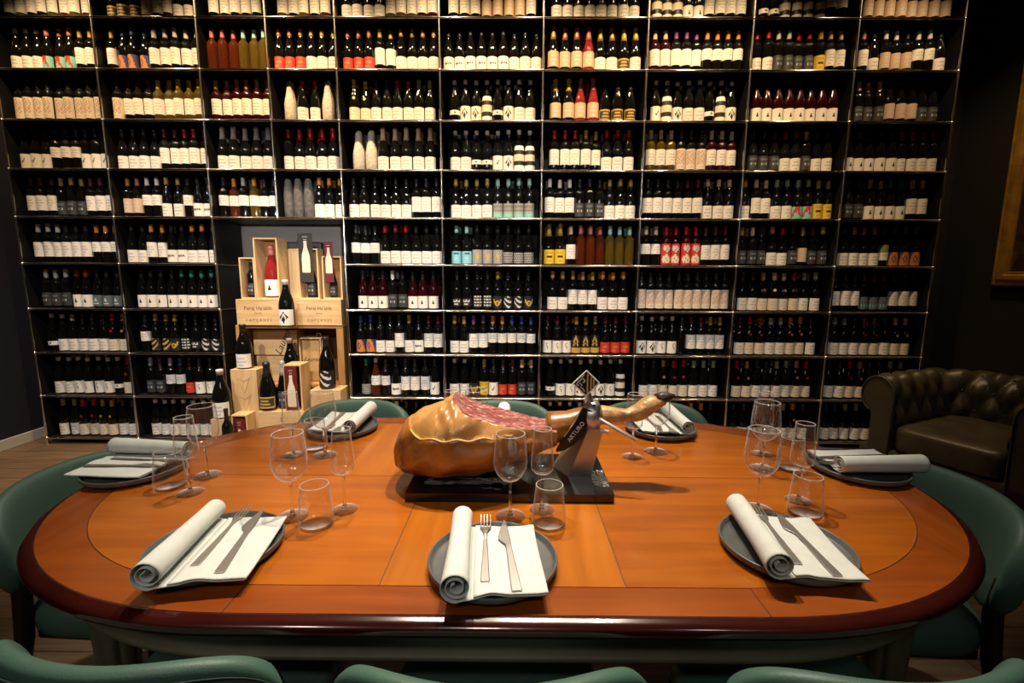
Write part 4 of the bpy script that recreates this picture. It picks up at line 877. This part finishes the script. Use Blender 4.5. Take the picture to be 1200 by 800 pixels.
lofted('rind_collar', [(3.898, .962, .874, .045), (3.901, .968, .868, .055), (3.92, .969, .87, .056), (3.96, .971, .888, .05), (3.99, .98, .908, .043), (4.02, .985, .922, .037), (4.06, .99, .93, .032)], M_RIND, ham)
M_SHANK = mat('cured_shank_skin', (.5, .27, .1), .4, coat=.2, var=(30, .35), bump=(60, .5))
lofted('shank', [(4.03, .988, .926, .034), (4.07, .988, .934, .03), (4.11, .982, .94, .025), (4.14, .978, .944, .023), (4.165, .994, .942, .028), (4.185, 1.012, .948, .034), (4.205, 1.02, .96, .032), (4.22, 1.018, .975, .027), (4.236, 1.022, .985, .022), (4.25, 1.02, .992, .016)], M_SHANK, ham, bumpy=.05)
lofted('hoof', [(4.222, 1.026, 1.0, .016), (4.24, 1.032, .996, .021), (4.258, 1.03, 1.003, .018), (4.272, 1.027, 1.012, .011), (4.279, 1.025, 1.018, .004)], mat('dark_hoof_horn', (.035, .022, .015), .4, bump=(80, .3)), ham)
band = MB()
RB = [(3.925, .866, .003), (3.94, .878, .012), (3.96, .897, .019), (3.98, .92, .021), (3.995, .945, .02), (4.005, .968, .018), (4.014, .99, .016)]
L_, R_, L2, R2_ = [], [], [], []
for i, (x, z, w) in enumerate(RB):
    a = RB[max(i - 1, 0)]; c = RB[min(i + 1, len(RB) - 1)]; dx, dz = c[0] - a[0], c[1] - a[1]; ll = math.hypot(dx, dz); nx, nz = -dz / ll, dx / ll
    yy = -.052 + .012 * (i / 6) ** 2
    L_.append((x - 3.85 + nx * w, yy, z + nz * w)); R_.append((x - 3.85 - nx * w, yy, z - nz * w)); L2.append((x - 3.85 + nx * w, yy + .003, z + nz * w)); R2_.append((x - 3.85 - nx * w, yy + .003, z - nz * w))
band.grid([L_, R_, R2_, L2], closeu=True, smooth=False); bd = band.build('label_band', mat('black_label_band', (.012, .011, .01), .35), ham, merge=True)
MB().tube(L_[2:], .0022, 6).build('gold_edge', mat('gold_trim', (.55, .4, .14), .4), bd)
text('lettering', 'ARTURO', .018, M_WHITEPRINT, bd, (.131, -.0515, .925), (PI / 2, -.93, 0), depth=.0008)
# stand
st = thing('ham_stand', 'black board ham stand with slanted steel support and diamond emblem', 'ham stand', (3.79, -2.26, TZ))
M_GLOSSBLACK = mat('gloss_black_board', (.006, .006, .006), .12, 0, .5, coat=.5)
bz0 = .024
b = MB(); b.prism([(-.285, -.145), (.285, -.145), (.285, .145), (-.285, .145)], 0, bz0); base = b.build('base_board', M_GLOSSBLACK, st, bevel=.002)
text('lettering', 'ARTURO', .025, M_WHITEPRINT, base, (.25, -.04, bz0 + .0002), (0, 0, PI / 2), depth=.0004)
text('lettering', 'SÁNCHEZ', .025, M_WHITEPRINT, base, (.273, -.04, bz0 + .0002), (0, 0, PI / 2), depth=.0004)
b = MB()    # folded steel strap leaning up to the clamp
for (xa, xb, ya, yb2) in ((.16, .235, -.035, -.035),):
    lo = [(.172, -.03), (.24, -.03), (.24, -.024), (.178, -.024)]
    hi = [(.232, -.028), (.272, -.03), (.272, -.024), (.237, -.022)]
    n = 4; b.add([(x, y, bz0) for x, y in lo] + [(x, y, .168) for x, y in hi], [tuple(range(4))[::-1], (4, 5, 6, 7)] + [(i, (i + 1) % 4, (i + 1) % 4 + 4, i + 4) for i in range(4)])
    lo = [(.172, -.03), (.178, -.027), (.138, .05), (.132, .047)]; hi = [(.228, -.028), (.233, -.026), (.215, .045), (.21, .042)]
    b.add([(x, y, bz0) for x, y in lo] + [(x, y, .168) for x, y in hi], [tuple(range(4))[::-1], (4, 5, 6, 7)] + [(i, (i + 1) % 4, (i + 1) % 4 + 4, i + 4) for i in range(4)])
b.build('support', M_STEEL, st)
b = MB(); P = []
for x, r in ((.222, .046), (.224, .05), (.262, .046), (.264, .042)): P.append([(x, .01 + r * .95 * math.cos(2 * PI * k / 40), .198 + r * math.sin(2 * PI * k / 40)) for k in range(40)])
b.grid(P, closev=True); b.build('clamp_ring', M_STEEL, st)
MB().tube([(.26, -.03, .2), (.30, -.055, .182), (.36, -.075, .152)], [.0055, .0055, .0045], 10).build('tightening_screw', M_STEEL, st)
MB().tube([(.26, -.035, .168), (.285, -.038, .163)], .0065, 10).build('lower_screw', M_STEEL, st)
b = MB(); b.tube([(.235, .005, .24), (.228, .005, .272)], [.014, .009], 12); post = b.build('emblem_post', M_STEEL, st)
dm = MB(); D = [(0, -.039), (.038, 0), (0, .036), (-.038, -.002)]
dm.add([(x, -.004, z) for x, z in D] + [(x, .004, z) for x, z in D], [(0, 1, 2, 3), (7, 6, 5, 4)] + [(i, i + 4, (i + 1) % 4 + 4, (i + 1) % 4) for i in range(4)])
dmo = dm.build('diamond_emblem', MATS['black_label_band'], st, (.222, -.002, .302))
b = MB()
for i in range(4):
    a, c = D[i], D[(i + 1) % 4]; b.tube([(a[0], -.0042, a[1]), (c[0], -.0042, c[1])], .0022, 6)
b.build('emblem_border', mat('silver_trim', (.78, .76, .7), .4), dmo)
b = MB()
for x, zt, zb in ((.004, .027, -.029), (.014, .018, -.02), (.022, .011, -.012)): b.bx(x - .0022, x + .0022, -.0052, -.004, zb, zt)
b.build('gold_bars', MATS['gold_trim'], dmo)
b = MB()
for pts in ([(-.006, .024), (-.014, .016), (-.008, .012), (-.003, .006), (-.01, .0)], [(-.012, .012), (-.022, .004), (-.028, -.004), (-.02, -.008)], [(-.02, .0), (-.012, -.006), (-.016, -.014), (-.008, -.018), (-.004, -.026)]):
    b.tube([(x, -.0048, z) for x, z in pts], .0016, 6)
b.build('monogram', MATS['silver_trim'], dmo)
# crumpled clear wrap under the thick end
b = MB(); P = []; rn = random.Random(9)
for i in range(19):
    P.append([(-.11 + .24 * i / 18 + rn.uniform(-.004, .004), -.13 + .05 * j / 6, bz0 + .002 + rn.uniform(0, .008) * (1 - j / 6.5)) for j in range(7)])
o = b.grid(P, smooth=False).build('crumpled_wrap', mat('silvery_wrap', (.35, .34, .32), .2, .7), None, (3.66, -2.225, TZ), fix=False)
o.modifiers.new('film', 'SOLIDIFY').thickness = .0006
tag(o, 'crumpled silvery wrap tucked under the thick end of the ham', 'wrap')

# ------------------------------------------------------------------ armchair
M_LEATHER = mat('dark_brown_leather', (.036, .03, .018), .4, 0, .5, var=(7, .3), bump=(120, .12))
fx, fy = -.91, -.415
arm = thing('tufted_armchair', 'dark brown leather chesterfield armchair with button-tufted back in the right corner', 'armchair', (6.655, -.857, 0), math.atan2(fy, fx) + PI / 2); arm.scale = (.9, 1, 1)
# local frame: -y is the front, x across
MB().box((0, -.02, .2), (.98, .80, .2)).build('base', M_LEATHER, arm, bevel=.03)
for sx in (-1, 1):
    for y in (-.36, .33): MB().lathe([(0, 0), (.022, 0), (.03, .03), (.03, .06), (.02, .1), (0, .1)], 16, (sx * .42, y, 0)).build('foot', M_BLACKWOOD, arm)
b = MB(); P = []; n = 44
for z, k in [(.3, .93), (.305, .975), (.33, 1), (.415, 1), (.44, .985), (.452, .95), (.462, .8), (.466, .4), (.466, .01)]:
    P.append([(.29 * k * math.copysign(abs(math.cos(q)) ** .22, math.cos(q)), -.06 + .37 * k * math.copysign(abs(math.sin(q)) ** .22, math.sin(q)), z) for q in [2 * PI * j / n for j in range(n)]])
b.grid(P, closev=True); b.build('seat_cushion', mat('seat_leather', (.04, .032, .019), .4, 0, .5, var=(6, .3), bump=(120, .12)), arm)
# tufted U: plan path with inward normals, section curling over outward
path = []
for k in range(13): path.append((-.285, -.40 + .52 * k / 12, -1, 0))
for k in range(1, 8): a = PI - PI / 2 * k / 8; path.append((-.285 + .16 + .16 * math.cos(a), .12 + .16 * math.sin(a), math.cos(a), math.sin(a)))
for k in range(17): path.append((-.125 + .25 * k / 16, .28, 0, 1))
for k in range(1, 8): a = PI / 2 - PI / 2 * k / 8; path.append((.125 + .16 * math.cos(a), .12 + .16 * math.sin(a), math.cos(a), math.sin(a)))
for k in range(13): path.append((.285, .12 - .52 * k / 12, 1, 0))
fine = []
for i in range(len(path) - 1):
    for q in range(3):
        f = q / 3; fine.append(tuple(path[i][c] + (path[i + 1][c] - path[i][c]) * f for c in range(4)))
fine.append(path[-1])
Ls = [0.0]
for a, c in zip(fine, fine[1:]): Ls.append(Ls[-1] + math.hypot(c[0] - a[0], c[1] - a[1]))
sect = []       # (outward offset, z, arc length)
for k in range(10): sect.append((-.0 + .02 * k / 9, .44 + .19 * k / 9))
for k in range(1, 19): a = PI - (PI * 1.32) * k / 18; sect.append((.02 + .092 + .092 * math.cos(a), .63 + .11 * math.sin(a)))
Zl = [0.0]
for a, c in zip(sect, sect[1:]): Zl.append(Zl[-1] + math.hypot(c[0] - a[0], c[1] - a[1]))
DU, DV = .155, .115
btn = []
mid = Ls[-1] / 2
for row in range(4):
    for k in range(-6, 7):
        u = mid + (k + (.5 if row % 2 else 0)) * DU; v = .07 + row * DV
        if .06 < u < Ls[-1] - .06: btn.append((u, v))
def tuft(u, v):
    d = 0.0
    du = (u - mid) / DU; dv = (v - .07) / DV
    p, q = du + dv / 2, du - dv / 2          # diamond lattice
    fp, fq = abs(p - round(p)), abs(q - round(q))
    if v > .04: d = .044 * (min(fp, 1) * 2) ** .5 * (min(fq, 1) * 2) ** .5 - .006
    return d
P = []
for (x, y, nx, ny), u in zip(fine, Ls):
    row = []
    for j, ((o_, z), v) in enumerate(zip(sect, Zl)):
        t0, t1 = sect[max(j - 1, 0)], sect[min(j + 1, len(sect) - 1)]; tx, tz = t1[0] - t0[0], t1[1] - t0[1]; l = math.hypot(tx, tz)
        no, nz = -tz / l, tx / l; d = tuft(u, v) if v < .46 else .01
        oo = o_ + no * d; row.append((x + nx * oo, y + ny * oo, z + nz * d))
    P.append(row)
shellm = MB().grid(P).build('tufted_shell', M_LEATHER, arm, fix=False)
for u, v in btn:
    i = min(range(len(Ls)), key=lambda q: abs(Ls[q] - u)); j = min(range(len(Zl)), key=lambda q: abs(Zl[q] - v))
    if Zl[-1] * .8 > v: MB().lathe([(0, -.005), (.008, -.004), (.01, 0), (.008, .004), (0, .005)], 10, P[i][j]).build('button', M_LEATHER, shellm)
# outer upholstered wall below the roll
Pw = []
for (x, y, nx, ny) in fine:
    Pw.append([(x + nx * o_, y + ny * o_, z) for o_, z in [(.03, .12), (.125, .12), (.13, .14), (.13, .56), (.11, .6), (.03, .64), (.012, .5), (.012, .3)]])
b = MB().grid(Pw, closev=True); b.add(Pw[0], [tuple(range(8))]); b.add(Pw[-1], [tuple(range(8))]); b.build('outer_back', M_LEATHER, arm)
for sx in (-1, 1):  # scroll fronts of the arms
    b = MB(); S = []
    for k in range(25): a = -PI * .35 + PI * 1.35 * k / 24; S.append((.285 + .112 + .1 * math.cos(a), .635 + .118 * math.sin(a)))
    S += [(.295, .5), (.3, .11), (.43, .11), (.43, .5)]
    n = len(S); b.add([(sx * x, -.42, z) for x, z in S] + [(sx * x, -.385, z) for x, z in S], [tuple(range(n)), tuple(range(n, 2 * n))[::-1]] + [(i, (i + 1) % n, (i + 1) % n + n, i + n) for i in range(n)])
    f = b.build('arm_front', M_LEATHER, arm, bevel=.008)
    MB().tube([(sx * x, -.424, z) for x, z in S[:25]] + [(sx * .3, -.424, .5), (sx * .305, -.424, .14)], .006, 8).build('piping', M_LEATHER, f)

# ------------------------------------------------------------------ painting on the right wall
pt = thing('framed_painting', 'dark oil painting in a heavy gilt frame on the right wall', 'painting', (XR - .001, -.65, 2.22))
M_GILT = mat('gilt_frame', (.42, .22, .035), .32, .35, var=(12, .3), bump=(60, .25))
w_, h_ = .61, .905
prof = [(0, 0), (0, .03), (.012, .04), (.03, .036), (.05, .052), (.075, .05), (.09, .03), (.098, .034), (.105, .022), (.105, .004)]
P = []
for (sy, sz) in ((1, -1), (1, 1), (-1, 1), (-1, -1)): P.append([(-d, sy * (w_ - i_), sz * (h_ - i_)) for i_, d in prof])
MB().grid(P, closeu=True, smooth=False).build('frame', M_GILT, pt)
m = bpy.data.materials.new('dark_landscape_oil'); m.use_nodes = True; nt = m.node_tree; b_ = nt.nodes['Principled BSDF']; tc = nt.nodes.new('ShaderNodeTexCoord')
n_ = nt.nodes.new('ShaderNodeTexNoise'); n_.inputs['Scale'].default_value = 5; n_.inputs['Detail'].default_value = 6; n_.inputs['Distortion'].default_value = 1.0
nt.links.new(tc.outputs['Object'], n_.inputs['Vector']); r_n = nt.nodes.new('ShaderNodeValToRGB'); e = r_n.color_ramp.elements
e[0].position = .35; e[0].color = (.012, .009, .006, 1); e[1].position = .7; e[1].color = (.11, .085, .045, 1); q = e.new(.55); q.color = (.05, .03, .014, 1)
nt.links.new(n_.outputs['Fac'], r_n.inputs['Fac']); nt.links.new(r_n.outputs['Color'], b_.inputs['Base Color']); b_.inputs['Roughness'].default_value = .35
MB().bx(-.012, -.004, -w_ + .1, w_ - .1, -h_ + .1, h_ - .1).build('canvas', m, pt)

# ------------------------------------------------------------------ lights: ceiling spots before the rack and over the table, plus added fill spots
def spot(loc, target, power, col, size=1.0, blend=.6, rad=.03):
    l = bpy.data.lights.new('ceiling_or_fill_spot', 'SPOT'); l.energy = power; l.color = col; l.spot_size = size; l.spot_blend = blend; l.shadow_soft_size = rad
    o = link('ceiling_or_fill_spot', l, None, loc); o.rotation_euler = (Vector(target) - Vector(loc)).to_track_quat('-Z', 'Y').to_euler()
WARM = (1, .66, .33); NEUT = (1, .87, .7); COOL = (1, .93, .85)
for dx, q in ((-3.2, 125), (-2.1, 125), (-1.4, 125), (-.55, 130), (.13, 130), (1.05, 120), (1.62, 80), (2.75, 66)):
    spot((3.8 + dx, -.75, 3.85), (3.8 + dx, .1, 1.7), q * LK, WARM, 1.5, .8)
for x, y, tx, ty, q in ((3.2, -1.55, 3.2, -2.3, 170), (3.95, -1.5, 3.85, -2.35, 230), (4.45, -1.6, 4.3, -2.35, 100)):
    spot((x, y, 3.7), (tx, ty, .76), q * LT, NEUT, .8, .8, .03)
for x, q in ((1.2, 170), (2.6, 170), (3.9, 150), (5.2, 45)):
    spot((x, -2.6, 3.8), (x, .1, .6), q * LF, COOL, .95, .9, .05)
for x, q in ((2.3, 60), (3.6, 50), (5.2, 14)):     # added fill spots behind the camera, lifting table front and chairs
    spot((x, -4.7, 2.9), (x * .6 + 1.5, -1.0, .7), q * LB, COOL, 1.2, .9, .12)
spot((4.4, -4.7, 1.95), (1.98, .4, 1.58), 240 * LF, COOL, .22, .6, .05)  # low unseen spot, added to brighten the wall behind the niche
w = bpy.data.worlds.new('world'); SC.world = w; w.use_nodes = True
w.node_tree.nodes['Background'].inputs['Color'].default_value = (.6, .62, .7, 1); w.node_tree.nodes['Background'].inputs['Strength'].default_value = .02
vs = SC.view_settings; vs.view_transform = 'Standard'; vs.look = 'None'; vs.gamma = 1.0; vs.use_curve_mapping = False; vs.exposure = EXPO
SC.cycles.transparent_max_bounces = 32; SC.cycles.max_bounces = 10; SC.cycles.sample_clamp_indirect = 4.0
